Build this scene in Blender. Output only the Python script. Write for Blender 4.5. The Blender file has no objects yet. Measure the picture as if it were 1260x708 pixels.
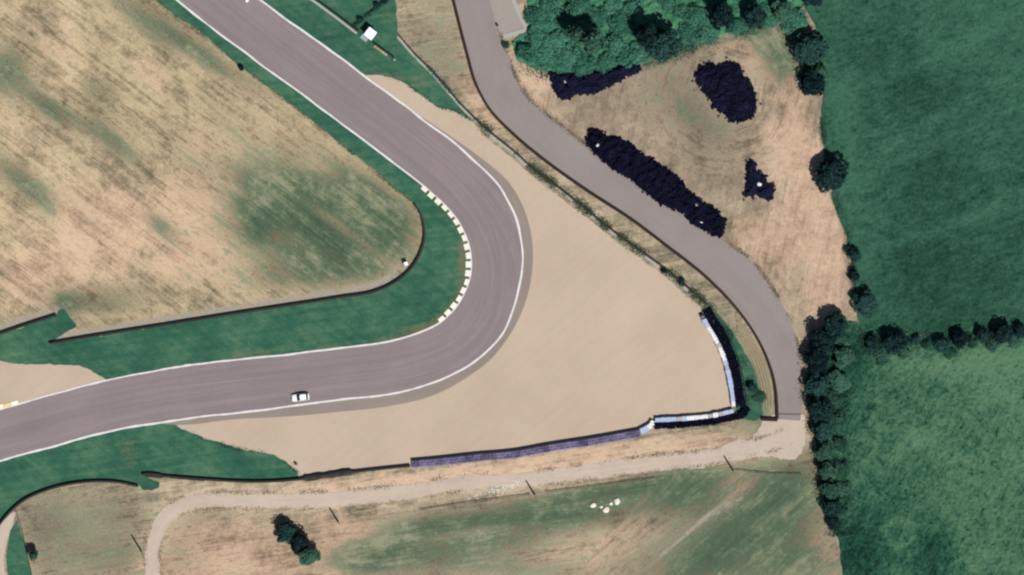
import bpy, bmesh, math, random
import numpy as np
from mathutils import Vector, Matrix
from mathutils.geometry import delaunay_2d_cdt

random.seed(7)
RNG = np.random.default_rng(7)
scene = bpy.context.scene
COL = scene.collection

# ------------------------------------------------------------------ camera, light, exposure
# map scale of the place: one map unit (mu) is 0.2 m; map origin at the north-west, y pointing south
S = 0.2
CAM_H = 1500.0
SUN_EL = math.radians(54)
SHX, SHY = -0.53, 0.848            # direction the shadows fall on the ground (x east, y north)
cam_d = bpy.data.cameras.new('camera')
cam = bpy.data.objects.new('camera', cam_d)
COL.objects.link(cam)
cam.location = (0, 0, CAM_H)
cam_d.sensor_width = 36.0
cam_d.lens = 36.0 * CAM_H / (1260 * S)
cam_d.clip_start = 5.0
cam_d.clip_end = 20000.0
scene.camera = cam

world = bpy.data.worlds.new('World')
scene.world = world
world.use_nodes = True
wn = world.node_tree.nodes
wl = world.node_tree.links
wn.clear()
sky = wn.new('ShaderNodeTexSky')
sky.sky_type = 'NISHITA'
sky.sun_disc = False
sky.sun_elevation = SUN_EL
sky.sun_rotation = math.atan2(-SHX, -SHY)
sky.air_density = 1.0
sky.dust_density = 0.6
bg = wn.new('ShaderNodeBackground')
bg.inputs['Strength'].default_value = 0.05
wo = wn.new('ShaderNodeOutputWorld')
wl.new(sky.outputs[0], bg.inputs[0])
wl.new(bg.outputs[0], wo.inputs[0])

sun_d = bpy.data.lights.new('sun', 'SUN')
sun_d.energy = 5.0
sun_d.angle = math.radians(0.5)
sun_d.color = (1.0, 0.955, 0.90)
sun = bpy.data.objects.new('sun', sun_d)
COL.objects.link(sun)
sdir = Vector((SHX * math.cos(SUN_EL), SHY * math.cos(SUN_EL), -math.sin(SUN_EL)))
sun.rotation_euler = sdir.to_track_quat('-Z', 'Y').to_euler()
sun.location = (60, -100, 150)

vs = scene.view_settings
vs.view_transform = 'Standard'
vs.look = 'None'
vs.gamma = 1.0
vs.use_curve_mapping = False
vs.exposure = 0.20
scene.cycles.pixel_filter_type = 'BLACKMAN_HARRIS'
scene.cycles.filter_width = 2.3

# ------------------------------------------------------------------ helpers: map, curves, meshes
def P(x, y, z=0.0):
    return Vector(((x - 630) * S, (354 - y) * S, z))

def crom(pts, step=2.0):
    """smooth curve through map points (cubic with chord-length tangents), resampled to an even step"""
    p = np.array(pts, float)
    n = len(p)
    d = np.maximum(np.hypot(*np.diff(p, axis=0).T), 1e-6)
    s_ = np.diff(p, axis=0) / d[:, None]
    m = np.empty_like(p); m[0] = s_[0]; m[-1] = s_[-1]
    if n > 2: m[1:-1] = (s_[:-1] * d[1:, None] + s_[1:] * d[:-1, None]) / (d[1:] + d[:-1])[:, None]
    out = []
    for i in range(n - 1):
        t = np.linspace(0, 1, max(2, int(d[i] / 1.5)), endpoint=False)[:, None]
        out.append((2 * t ** 3 - 3 * t ** 2 + 1) * p[i] + (t ** 3 - 2 * t ** 2 + t) * m[i] * d[i] + (3 * t ** 2 - 2 * t ** 3) * p[i + 1] + (t ** 3 - t ** 2) * m[i + 1] * d[i])
    return resample(np.concatenate(out + [p[-1:]]), step)

def arclen(p):
    return np.concatenate([[0], np.cumsum(np.hypot(*np.diff(p, axis=0).T))])

def resample(p, step=None, n=None):
    p = np.asarray(p, float)
    d = arclen(p)
    if n is None:
        n = max(2, int(round(d[-1] / step)) + 1)
    t = np.linspace(0, d[-1], n)
    return np.stack([np.interp(t, d, p[:, 0]), np.interp(t, d, p[:, 1])], 1)

def smooth(p, sigma):
    """Gaussian smoothing of an evenly sampled open curve, ends extrapolated."""
    r = int(sigma * 3)
    k = np.exp(-0.5 * (np.arange(-r, r + 1) / sigma) ** 2); k /= k.sum()
    a = 2 * p[0] - p[1:r + 1][::-1]; b = 2 * p[-1] - p[-r - 1:-1][::-1]
    q = np.concatenate([a, p, b])
    return np.stack([np.convolve(q[:, i], k, 'valid') for i in (0, 1)], 1)

def extend(pts, a=0, b=0):
    p = np.array(pts, float)
    if a:
        v = p[0] - p[1]; v /= np.hypot(*v); p = np.concatenate([[p[0] + v * a], p])
    if b:
        v = p[-1] - p[-2]; v /= np.hypot(*v); p = np.concatenate([p, [p[-1] + v * b]])
    return p

def normals(p):
    t = np.gradient(p, axis=0)
    t /= np.maximum(np.hypot(t[:, 0], t[:, 1]), 1e-9)[:, None]
    return np.stack([-t[:, 1], t[:, 0]], 1)

def offset(p, d):
    return p + normals(p) * d

def sub(p, a, b):
    """part of an evenly sampled curve between arc lengths a and b"""
    d = arclen(p)
    return p[(d >= a) & (d <= b)]

def rnoise(n, sigma, amp):
    w = RNG.normal(size=n + int(sigma * 6) + 2)
    r = int(sigma * 3)
    k = np.exp(-0.5 * (np.arange(-r, r + 1) / max(sigma, .01)) ** 2) if r else np.array([1.0])
    k /= np.sqrt((k ** 2).sum())
    v = np.convolve(w, k, 'same')[:n]
    return v * amp

def ragged(poly, amp=1.0, step=1.5):
    """closed outline with an uneven edge: short tufts plus longer waves"""
    p = np.asarray(poly, float)
    p = resample(np.concatenate([p, p[:1]]), step)[:-1]
    n = len(p)
    d = rnoise(n, 0.8, amp * 0.5) + rnoise(n, 5, amp * 0.6)
    return p + normals(p) * d[:, None]

MATS = {}
def setmat(o, m):
    o.data.materials.append(m)

def tag(o, label=None, cat=None, group=None, kind=None):
    if label: o['label'] = label
    if cat: o['category'] = cat
    if group: o['group'] = group
    if kind: o['kind'] = kind
    return o

def link(name, me, m=None, parent=None):
    o = bpy.data.objects.new(name, me)
    COL.objects.link(o)
    if m is not None and not me.materials: me.materials.append(m)
    if parent is not None: o.parent = parent
    return o

def pymesh(name, v, f, smooth_=False):
    me = bpy.data.meshes.new(name)
    me.from_pydata([tuple(x) for x in v], [], [tuple(x) for x in f])
    me.update()
    if smooth_:
        me.polygons.foreach_set('use_smooth', [True] * len(me.polygons))
    return me

def empty(name, loc, rz=0.0, label=None, cat=None, group=None):
    o = bpy.data.objects.new(name, None)
    o.empty_display_size = 0.5
    COL.objects.link(o)
    o.location = loc
    o.rotation_euler = (0, 0, rz)
    return tag(o, label, cat, group)

def copy_tree(o, parent=None):
    c = o.copy(); COL.objects.link(c)
    if parent is not None: c.parent = parent
    for ch in list(o.children):
        copy_tree(ch, c)
    return c

class Geo:
    """collects shapes into one mesh"""
    def __init__(s): s.v = []; s.f = []
    def add(s, v, f):
        n = len(s.v); s.v += [tuple(x) for x in v]; s.f += [tuple(i + n for i in q) for q in f]
    def box(s, c, d, rz=0.0, taper=1.0):
        hx, hy, hz = d[0] / 2, d[1] / 2, d[2] / 2
        vs_ = []
        cz, sz = math.cos(rz), math.sin(rz)
        for z, t in ((-hz, 1), (hz, taper)):
            for x, y in ((-hx, -hy), (hx, -hy), (hx, hy), (-hx, hy)):
                x *= t; y *= t
                vs_.append((c[0] + x * cz - y * sz, c[1] + x * sz + y * cz, c[2] + z))
        s.add(vs_, [(3, 2, 1, 0), (4, 5, 6, 7), (0, 1, 5, 4), (1, 2, 6, 5), (2, 3, 7, 6), (3, 0, 4, 7)])
    def loft(s, rings, cap=True):
        n = len(rings[0]); v = [p for r in rings for p in r]; f = []
        for k in range(len(rings) - 1):
            for i in range(n):
                j = (i + 1) % n
                f.append((k * n + i, k * n + j, (k + 1) * n + j, (k + 1) * n + i))
        if cap:
            f.append(tuple(range(n - 1, -1, -1))); f.append(tuple((len(rings) - 1) * n + i for i in range(n)))
        s.add(v, f)
    def tube(s, p0, p1, r0, r1, n=8):
        p0 = Vector(p0); p1 = Vector(p1)
        q = (p1 - p0).to_track_quat('Z', 'Y')
        rings = []
        for p, r in ((p0, r0), (p1, r1)):
            rings.append([tuple(p + q @ Vector((r * math.cos(2 * math.pi * i / n), r * math.sin(2 * math.pi * i / n), 0))) for i in range(n)])
        s.loft(rings)
    def tubepath(s, pts, radii, n=7):
        rings = []
        for k, p in enumerate(pts):
            a = Vector(pts[max(k - 1, 0)]); b = Vector(pts[min(k + 1, len(pts) - 1)])
            q = (b - a).to_track_quat('Z', 'Y'); r = radii[k]
            rings.append([tuple(Vector(p) + q @ Vector((r * math.cos(2 * math.pi * i / n), r * math.sin(2 * math.pi * i / n), 0))) for i in range(n)])
        s.loft(rings)
    def lathe(s, prof, c=(0, 0, 0), n=10, ph=0.0):
        rings = [[(c[0] + r * math.cos(ph + 2 * math.pi * i / n), c[1] + r * math.sin(ph + 2 * math.pi * i / n), c[2] + z) for i in range(n)] for r, z in prof]
        s.loft(rings, cap=True)
    def sweep(s, path, sec):
        """closed cross-section sec = [(across, z)] swept along map path (m); across is along the left normal"""
        p = np.array([P(*q)[:2] for q in path]); nn = normals(p)
        rings = [[(p[i, 0] + nn[i, 0] * a, p[i, 1] + nn[i, 1] * a, z) for a, z in sec] for i in range(len(p))]
        s.loft(rings)
    def build(s, name, m=None, parent=None, sm=False):
        return link(name, pymesh(name, s.v, s.f, sm), m, parent)

def inside(poly, pts):
    poly = np.asarray(poly); x, y = pts[:, 0], pts[:, 1]
    c = np.zeros(len(pts), bool)
    x1, y1 = poly[:, 0], poly[:, 1]
    x2, y2 = np.roll(x1, -1), np.roll(y1, -1)
    for a, b, d, e in zip(x1, y1, x2, y2):
        m = ((b > y) != (e > y))
        if m.any():
            c ^= m & (x < (d - a) * (y - b) / ((e - b) if e != b else 1e-9) + a)
    return c

def sheet(name, poly, z, m, spacing=None, attrs=None, parent=None, zf=None):
    """flat sheet from a map outline; inner points every `spacing` map units carry colour zones"""
    poly = np.asarray(poly, float)
    pts = poly
    n = len(poly)
    if spacing:
        lo, hi = poly.min(0), poly.max(0)
        gx, gy = np.meshgrid(np.arange(lo[0], hi[0], spacing), np.arange(lo[1], hi[1], spacing))
        g = np.stack([gx.ravel(), gy.ravel()], 1)
        g += RNG.uniform(-.25, .25, g.shape) * spacing
        g = g[inside(poly, g)]
        pts = np.concatenate([poly, g])
    v2 = [Vector(q) for q in pts]
    e = [(i, (i + 1) % n) for i in range(n)]
    ov, oe, of, _, _, _ = delaunay_2d_cdt(v2, e, [], 1, 1e-4)
    ov = np.array([tuple(q) for q in ov])
    zz = np.full(len(ov), z)
    if zf is not None: zz = z + zf(ov)
    verts = np.stack([(ov[:, 0] - 630) * S, (354 - ov[:, 1]) * S, zz], 1)
    me = bpy.data.meshes.new(name)
    me.from_pydata(verts.tolist(), [], [tuple(reversed(q)) for q in of])
    me.update()
    if me.polygons and me.polygons[0].normal.z < 0: me.flip_normals()
    if attrs:
        for an, fn in attrs.items():
            a = me.attributes.new(an, 'FLOAT', 'POINT')
            a.data.foreach_set('value', fn(ov).astype(np.float32))
    return link(name, me, m, parent)

def ribbon(name, L, R, z, m, nv=8, parent=None, crown=0.0):
    """road sheet between two map curves, with U along and V across in metres"""
    n = len(L); v = []; f = []; uv = []
    d = arclen((L + R) / 2) * S
    for i in range(n):
        w = np.hypot(*(R[i] - L[i])) * S
        for k in range(nv + 1):
            t = k / nv; q = L[i] * (1 - t) + R[i] * t
            v.append(tuple(P(q[0], q[1], z + crown * (1 - (2 * t - 1) ** 2)))); uv.append((d[i], t * w))
    for i in range(n - 1):
        for k in range(nv):
            a = i * (nv + 1) + k
            f.append((a, a + 1, a + nv + 2, a + nv + 1))
    me = pymesh(name, v, f)
    if me.polygons[0].normal.z < 0: me.flip_normals()
    u = me.uv_layers.new(name='UVMap')
    for lp in me.loops: u.data[lp.index].uv = uv[lp.vertex_index]
    return link(name, me, m, parent)

def blobs(lst):
    """soft zone map: sum of rotated gaussians (cx, cy, rx, ry, deg, amp)"""
    def fn(p):
        o = np.zeros(len(p))
        for cx, cy, rx, ry, dg, am in lst:
            a = math.radians(dg); dx = p[:, 0] - cx; dy = p[:, 1] - cy
            u = dx * math.cos(a) + dy * math.sin(a); w = -dx * math.sin(a) + dy * math.cos(a)
            o += am * np.exp(-0.5 * ((u / rx) ** 2 + (w / ry) ** 2))
        return o
    return fn

def pathdist(path, pts):
    path = np.asarray(path)
    out = np.full(len(pts), 1e9)
    for i in range(0, len(pts), 4000):
        d = np.hypot(pts[i:i + 4000, None, 0] - path[None, :, 0], pts[i:i + 4000, None, 1] - path[None, :, 1])
        out[i:i + 4000] = d.min(1)
    return out

# ------------------------------------------------------------------ helpers: materials
class M:
    def __init__(s, name, rough=0.9, spec=0.15):
        s.m = bpy.data.materials.new(name); s.m.use_nodes = True
        s.nt = s.m.node_tree; s.b = s.nt.nodes['Principled BSDF']
        s.b.inputs['Roughness'].default_value = rough
        s.b.inputs['Specular IOR Level'].default_value = spec
        g = s.nt.nodes.new('ShaderNodeNewGeometry'); s.pos = g.outputs['Position']
    def set(s, inp, v):
        if isinstance(v, bpy.types.NodeSocket): s.nt.links.new(v, inp)
        elif isinstance(v, (tuple, list)) and len(v) == 3 and inp.type == 'RGBA': inp.default_value = (*v, 1)
        else: inp.default_value = v
    def n(s, t, **kw):
        x = s.nt.nodes.new(t)
        for k, v in kw.items(): setattr(x, k, v)
        return x
    def noise(s, scale, detail=4, rough=0.55, vec=None, dist=0.0):
        x = s.n('ShaderNodeTexNoise'); s.set(x.inputs['Vector'], s.pos if vec is None else vec)
        x.inputs['Scale'].default_value = scale; x.inputs['Detail'].default_value = detail
        x.inputs['Roughness'].default_value = rough; x.inputs['Distortion'].default_value = dist
        return x.outputs['Fac']
    def mapv(s, rz=0.0, sc=(1, 1, 1), vec=None, loc=(0, 0, 0)):
        x = s.n('ShaderNodeMapping', vector_type='POINT'); s.set(x.inputs['Vector'], s.pos if vec is None else vec)
        x.inputs['Rotation'].default_value = (0, 0, rz)
        y = s.n('ShaderNodeVectorMath', operation='MULTIPLY'); s.nt.links.new(x.outputs[0], y.inputs[0])
        y.inputs[1].default_value = sc
        z = s.n('ShaderNodeVectorMath', operation='ADD'); s.nt.links.new(y.outputs[0], z.inputs[0])
        z.inputs[1].default_value = loc
        return z.outputs[0]
    def math(s, op, a, b=0.0, c=0.0):
        x = s.n('ShaderNodeMath', operation=op)
        for i, v in enumerate((a, b, c)): s.set(x.inputs[i], v)
        return x.outputs[0]
    def ss(s, x, lo, hi):
        r = s.n('ShaderNodeMapRange', interpolation_type='SMOOTHSTEP')
        s.set(r.inputs['Value'], x); r.inputs['From Min'].default_value = lo; r.inputs['From Max'].default_value = hi
        return r.outputs['Result']
    def mix(s, f, a, b, mode='MIX'):
        x = s.n('ShaderNodeMix', data_type='RGBA', blend_type=mode)
        s.set(x.inputs[0], f); s.set(x.inputs[6], a); s.set(x.inputs[7], b)
        return x.outputs[2]
    def ramp(s, f, stops):
        x = s.n('ShaderNodeValToRGB'); s.set(x.inputs[0], f)
        e = x.color_ramp.elements
        while len(e) < len(stops): e.new(0.5)
        for i, (p, c) in enumerate(stops): e[i].position = p; e[i].color = (*c, 1)
        return x.outputs[0]
    def attr(s, name):
        x = s.n('ShaderNodeAttribute', attribute_name=name); return x.outputs['Fac']
    def uv(s):
        return s.n('ShaderNodeUVMap').outputs[0]
    def scale(s, c, f):
        """multiply a colour by a grey factor socket"""
        x = s.n('ShaderNodeVectorMath', operation='SCALE'); s.set(x.inputs[0], c); s.set(x.inputs['Scale'], f)
        return x.outputs[0]
    def out(s, col, bump=None, strength=0.5, dist=0.1):
        s.set(s.b.inputs['Base Color'], col)
        if bump is not None:
            x = s.n('ShaderNodeBump'); x.inputs['Strength'].default_value = strength; x.inputs['Distance'].default_value = dist
            s.nt.links.new(bump, x.inputs['Height']); s.nt.links.new(x.outputs[0], s.b.inputs['Normal'])
        return s.m

def lin(r, g, b, k=1.0):
    def f(c):
        c /= 255.0
        return (c / 12.92 if c <= 0.04045 else ((c + 0.055) / 1.055) ** 2.4) / k
    return (f(r), f(g), f(b))
K = 1.55       # how much brighter a sunlit level surface displays than its albedo (sun, sky and exposure)
def A(r, g, b): return lin(r, g, b, K)

def simple(name, col, rough=0.7, spec=0.3, var=0.15, sc=3.0, metal=0.0):
    m = M(name, rough, spec)
    n = m.noise(sc, 5, 0.65)
    f = m.math('MULTIPLY_ADD', n, 2 * var, 1 - var)
    m.b.inputs['Metallic'].default_value = metal
    return m.out(m.scale(col, f))

def dry_material(name, ang, seed=0.0, fine=1.0, swirl=None, stops=None, gain=2.3):
    """dry summer grass: bleached straw, pinkish bare earth, olive and green patches, streaked along one direction"""
    m = M(name, 0.95, 0.05)
    def warped(amount, sc, off):
        wx = m.noise(sc, 3, 0.6, m.mapv(0, (1, 1, 1), None, (off, 0, 0))); wy = m.noise(sc, 3, 0.6, m.mapv(0, (1, 1, 1), None, (0, off, 4)))
        c = m.n('ShaderNodeCombineXYZ')
        m.nt.links.new(m.math('MULTIPLY', m.math('SUBTRACT', wx, 0.5), amount), c.inputs[0])
        m.nt.links.new(m.math('MULTIPLY', m.math('SUBTRACT', wy, 0.5), amount), c.inputs[1])
        a = m.n('ShaderNodeVectorMath', operation='ADD'); m.nt.links.new(m.pos, a.inputs[0]); m.nt.links.new(c.outputs[0], a.inputs[1])
        return a.outputs[0]
    w = warped(3.0, 0.25, seed); wl_ = warped(0.9, 0.10, seed + 2)
    def streaks(base, an):
        a = m.noise(1.0, 4, 0.6, m.mapv(-an, (0.035, 0.62, 1), base, (seed, 2 * seed, 0)), 0.12)
        b = m.noise(1.0, 5, 0.7, m.mapv(-an, (0.13, 1.9, 1), base, (3 * seed, seed, 0)), 0.2)
        return a, b
    s1, s2 = streaks(wl_, ang)
    if swirl:
        # worn round by turning vehicles: near the centre the streaks follow circles
        sx = m.n('ShaderNodeSeparateXYZ'); m.nt.links.new(warped(5.0, 0.12, seed + 7), sx.inputs[0])
        dx = m.math('SUBTRACT', sx.outputs[0], swirl[0]); dy = m.math('SUBTRACT', sx.outputs[1], swirl[1])
        r = m.math('SQRT', m.math('ADD', m.math('MULTIPLY', dx, dx), m.math('MULTIPLY', dy, dy)))
        t = m.math('MULTIPLY', m.math('ARCTAN2', dy, dx), 9.0)
        cx = m.n('ShaderNodeCombineXYZ'); m.nt.links.new(t, cx.inputs[0]); m.nt.links.new(r, cx.inputs[1])
        u1, u2 = streaks(cx.outputs[0], 0.0)
        f = m.ss(r, 18.0, 26.0)
        def lerp(a, b): return m.math('ADD', m.math('MULTIPLY', a, m.math('SUBTRACT', 1.0, f)), m.math('MULTIPLY', b, f))
        s1 = lerp(u1, m.math('MULTIPLY_ADD', s1, .5, .25)); s2 = lerp(u2, m.math('MULTIPLY_ADD', s2, .6, .2))
    b1 = m.noise(0.085, 5, 0.6, m.mapv(0, (1, 1, 1), None, (seed, 0, 0)))
    b2 = m.noise(0.42, 6, 0.72, w)
    g = m.noise(2.0 * fine, 4, 0.8)
    lump = m.noise(0.95, 3, 0.65, m.mapv(0, (1, 1, 1), None, (0, seed, 9)))
    green = m.attr('green'); pink = m.attr('pink'); pale = m.attr('pale'); dark = m.attr('dark'); gry = m.attr('grey')
    c0 = lambda x, k: m.math('MULTIPLY', m.math('SUBTRACT', x, 0.5), k)
    add = lambda *xs: xs[0] if len(xs) == 1 else m.math('ADD', xs[0], add(*xs[1:]))
    patch = m.noise(0.16, 3, 0.6, m.mapv(-ang, (0.6, 1, 1), w, (seed, 5, 3)))
    tone = add(c0(s1, .85), c0(s2, .75), c0(b1, .6), c0(patch, 1.0), c0(b2, .85), c0(lump, .4), c0(g, .35), m.math('MULTIPLY', m.math('SUBTRACT', pale, dark), 0.15), 0.0)
    spk = m.ss(m.noise(0.9, 2, 0.8, m.mapv(0, (1, 1, 1), None, (seed, 3, 1))), 0.64, 0.74)
    tone = m.math('SUBTRACT', tone, m.math('MULTIPLY', spk, 0.22))
    tone = m.math('MULTIPLY_ADD', tone, gain * .55, 0.57)
    st = stops or ((0.04, A(106, 101, 80)), (0.33, A(147, 136, 110)), (0.58, A(182, 165, 134)), (0.92, A(224, 202, 164)))
    col = m.ramp(tone, st)
    pk = m.ramp(tone, ((0.1, A(138, 117, 100)), (0.5, A(192, 163, 139)), (0.9, A(226, 194, 166))))
    pf = m.ss(add(m.math('MULTIPLY', pink, m.math('MULTIPLY_ADD', b1, 1.6, 0.2)), c0(b2, 1.6), c0(s2, .9), c0(s1, .8)), 0.15, 0.95)
    col = m.mix(m.math('MULTIPLY', pf, .75), col, pk)
    gr = m.ramp(tone, ((0.0, A(58, 84, 66)), (0.45, A(86, 109, 86)), (0.95, A(146, 150, 122))))
    gf = add(m.math('MULTIPLY', green, m.math('MULTIPLY_ADD', b1, 1.2, 0.4)), c0(s1, 2.2), c0(b2, 2.0), c0(s2, 1.3), c0(patch, 1.6), c0(lump, .6))
    col = m.mix(m.math('MULTIPLY', m.ss(gf, 0.2, 0.95), 0.92), col, gr)
    gyf = m.ss(m.math('ADD', gry, c0(b2, 1.2)), 0.25, 0.9)
    col = m.mix(gyf, col, m.mix(g, A(146, 139, 124), A(190, 180, 164)))
    col = m.scale(col, m.math('MULTIPLY_ADD', g, 0.55, 0.73))
    h = add(m.math('MULTIPLY', g, 0.5), m.math('MULTIPLY', s2, 0.4), m.math('MULTIPLY', lump, 0.5))
    return m.out(col, h, 0.35, 0.35)

def verge_material(name):
    m = M(name, 0.9, 0.05)
    b1 = m.noise(0.07, 5, 0.6); b2 = m.noise(0.45, 5, 0.7); g = m.noise(2.6, 4, 0.8)
    s = m.noise(1, 4, 0.6, m.mapv(math.radians(-8), (0.05, 0.8, 1))); s2 = m.noise(1, 4, 0.6, m.mapv(math.radians(38), (0.05, 0.8, 1)))
    c0 = lambda x, k: m.math('MULTIPLY', m.math('SUBTRACT', x, 0.5), k)
    t = m.math('ADD', m.math('ADD', c0(b1, 1.3), c0(b2, .8)), m.math('ADD', c0(g, .5), m.math('ADD', c0(s, .7), c0(s2, .5))))
    col = m.ramp(m.math('ADD', t, 0.5), ((0.05, A(36, 80, 63)), (0.45, A(57, 104, 83)), (0.95, A(98, 132, 104))))
    w = m.ss(m.math('ADD', m.attr('wear'), m.math('ADD', c0(b2, 1.2), c0(s, .8))), 0.3, 1.0)
    col = m.mix(m.math('MULTIPLY', w, 0.7), col, m.mix(g, A(104, 104, 80), A(140, 126, 100)))
    col = m.scale(col, m.math('MULTIPLY_ADD', g, 0.5, 0.75))
    return m.out(col, g, 0.35, 0.25)

def asphalt_material(name, c, streak=1.0, uvs=True):
    m = M(name, 0.85, 0.2)
    g = m.noise(5.0, 3, 0.8); b = m.noise(0.09, 4, 0.5); b2 = m.noise(0.7, 4, 0.6)
    f = m.math('ADD', m.math('MULTIPLY', b, 0.28), m.math('MULTIPLY', b2, 0.12))
    f = m.math('ADD', f, m.math('MULTIPLY', g, 0.14))
    if uvs:
        uv = m.uv()
        s1 = m.noise(1, 4, 0.55, m.mapv(0, (0.02, 0.55, 1), uv)); s2 = m.noise(1, 4, 0.6, m.mapv(0, (0.05, 2.2, 1), uv, (9, 3, 0)))
        f = m.math('ADD', f, m.math('ADD', m.math('MULTIPLY', s1, 0.34 * streak), m.math('MULTIPLY', s2, 0.22 * streak)))
        base = 1.0 - 0.27 - 0.28 * streak
    else:
        base = 1.0 - 0.27
    f = m.math('ADD', f, base)
    tint = m.mix(b2, tuple(x * y for x, y in zip(c, (1.03, 0.985, 1.0))), tuple(x * y for x, y in zip(c, (0.97, 1.01, 0.99))))
    return m.out(m.scale(tint, f), g, 0.2, 0.05)

def gravel_material(name):
    m = M(name, 0.95, 0.03)
    g = m.noise(4.0, 4, 0.8); b = m.noise(0.05, 3, 0.5); r = m.noise(1, 4, 0.6, m.mapv(math.radians(-38), (0.05, 0.9, 1)))
    b2 = m.noise(0.5, 5, 0.6)
    f = m.math('ADD', m.math('ADD', m.math('MULTIPLY', g, 0.30), m.math('MULTIPLY', b, 0.18)), m.math('ADD', m.math('MULTIPLY', r, 0.13), m.math('MULTIPLY', b2, 0.06)))
    col = m.mix(b, A(196, 177, 156), A(204, 186, 166))
    col = m.scale(col, m.math('ADD', f, 0.665))
    return m.out(col, g, 0.15, 0.1)

def dirt_material(name, c, var=0.3):
    m = M(name, 0.95, 0.05)
    g = m.noise(3.0, 4, 0.75); b = m.noise(0.12, 4, 0.55); b2 = m.noise(0.7, 5, 0.65)
    uv = m.uv(); s = m.noise(1, 4, 0.6, m.mapv(0, (0.04, 1.3, 1), uv))
    f = m.math('ADD', m.math('ADD', m.math('MULTIPLY', g, 0.4 * var), m.math('MULTIPLY', b, var)), m.math('ADD', m.math('MULTIPLY', s, var), m.math('MULTIPLY', b2, 0.7 * var)))
    col = m.mix(b2, c, tuple(x * y for x, y in zip(c, (1.03, 0.98, 0.92))))
    return m.out(m.scale(col, m.math('ADD', f, 1.0 - 1.55 * var)), g, 0.25, 0.1)

def crop_material(name, lo, mid, hi, streak=20, web=1.0, off=-0.80):
    m = M(name, 0.9, 0.04)
    b1 = m.noise(0.045, 4, 0.55); b2 = m.noise(0.28, 5, 0.7); g = m.noise(1.3, 4, 0.8)
    def ridge(sc, vec=None, dist=0.6):
        x = m.noise(sc, 4, 0.6, vec, dist)
        return m.math('SUBTRACT', 1.0, m.math('MULTIPLY', m.math('ABSOLUTE', m.math('SUBTRACT', x, 0.5)), 7.0))     # thin light stalk lines
    r1 = m.math('MAXIMUM', ridge(0.30, None, 1.2), 0.0); r2 = m.math('MAXIMUM', ridge(0.7, m.mapv(math.radians(-streak), (0.45, 1.2, 1)), .8), 0.0)
    s = m.noise(1, 5, 0.65, m.mapv(math.radians(-streak), (0.16, 0.8, 1)), 0.6)
    t = m.math('ADD', m.math('ADD', m.math('MULTIPLY', b1, 0.35), m.math('MULTIPLY', b2, 0.4)), m.math('ADD', m.math('MULTIPLY', g, 0.45), m.math('MULTIPLY', s, 0.3)))
    t = m.math('ADD', t, m.math('MULTIPLY', m.math('ADD', r1, r2), 0.07 * web))
    t = m.math('ADD', t, m.math('MULTIPLY', m.attr('light'), 0.2))
    t = m.math('SUBTRACT', t, m.math('MULTIPLY', m.attr('lush'), 0.12))
    fl = m.ss(m.noise(0.8, 3, 0.75, m.mapv(0, (1, 1, 1), None, (5, 5, 5))), 0.56, 0.70)
    t = m.math('SUBTRACT', t, m.math('MULTIPLY', fl, 0.17 * web))       # dark flecks scattered at random
    col = m.ramp(m.math('MULTIPLY_ADD', t, 1.75, off), ((0.1, lo), (0.47, mid), (0.9, hi)))
    return m.out(col, m.math('ADD', g, b2), 0.3, 0.3)

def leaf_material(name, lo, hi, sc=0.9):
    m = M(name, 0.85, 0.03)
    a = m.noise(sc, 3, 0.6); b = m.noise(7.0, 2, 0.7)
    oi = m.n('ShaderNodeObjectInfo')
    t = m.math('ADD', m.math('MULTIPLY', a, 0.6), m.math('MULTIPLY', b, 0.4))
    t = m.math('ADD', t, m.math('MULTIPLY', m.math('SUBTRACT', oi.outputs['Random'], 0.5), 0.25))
    return m.out(m.mix(m.ss(t, 0.3, 0.72), lo, hi))

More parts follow.
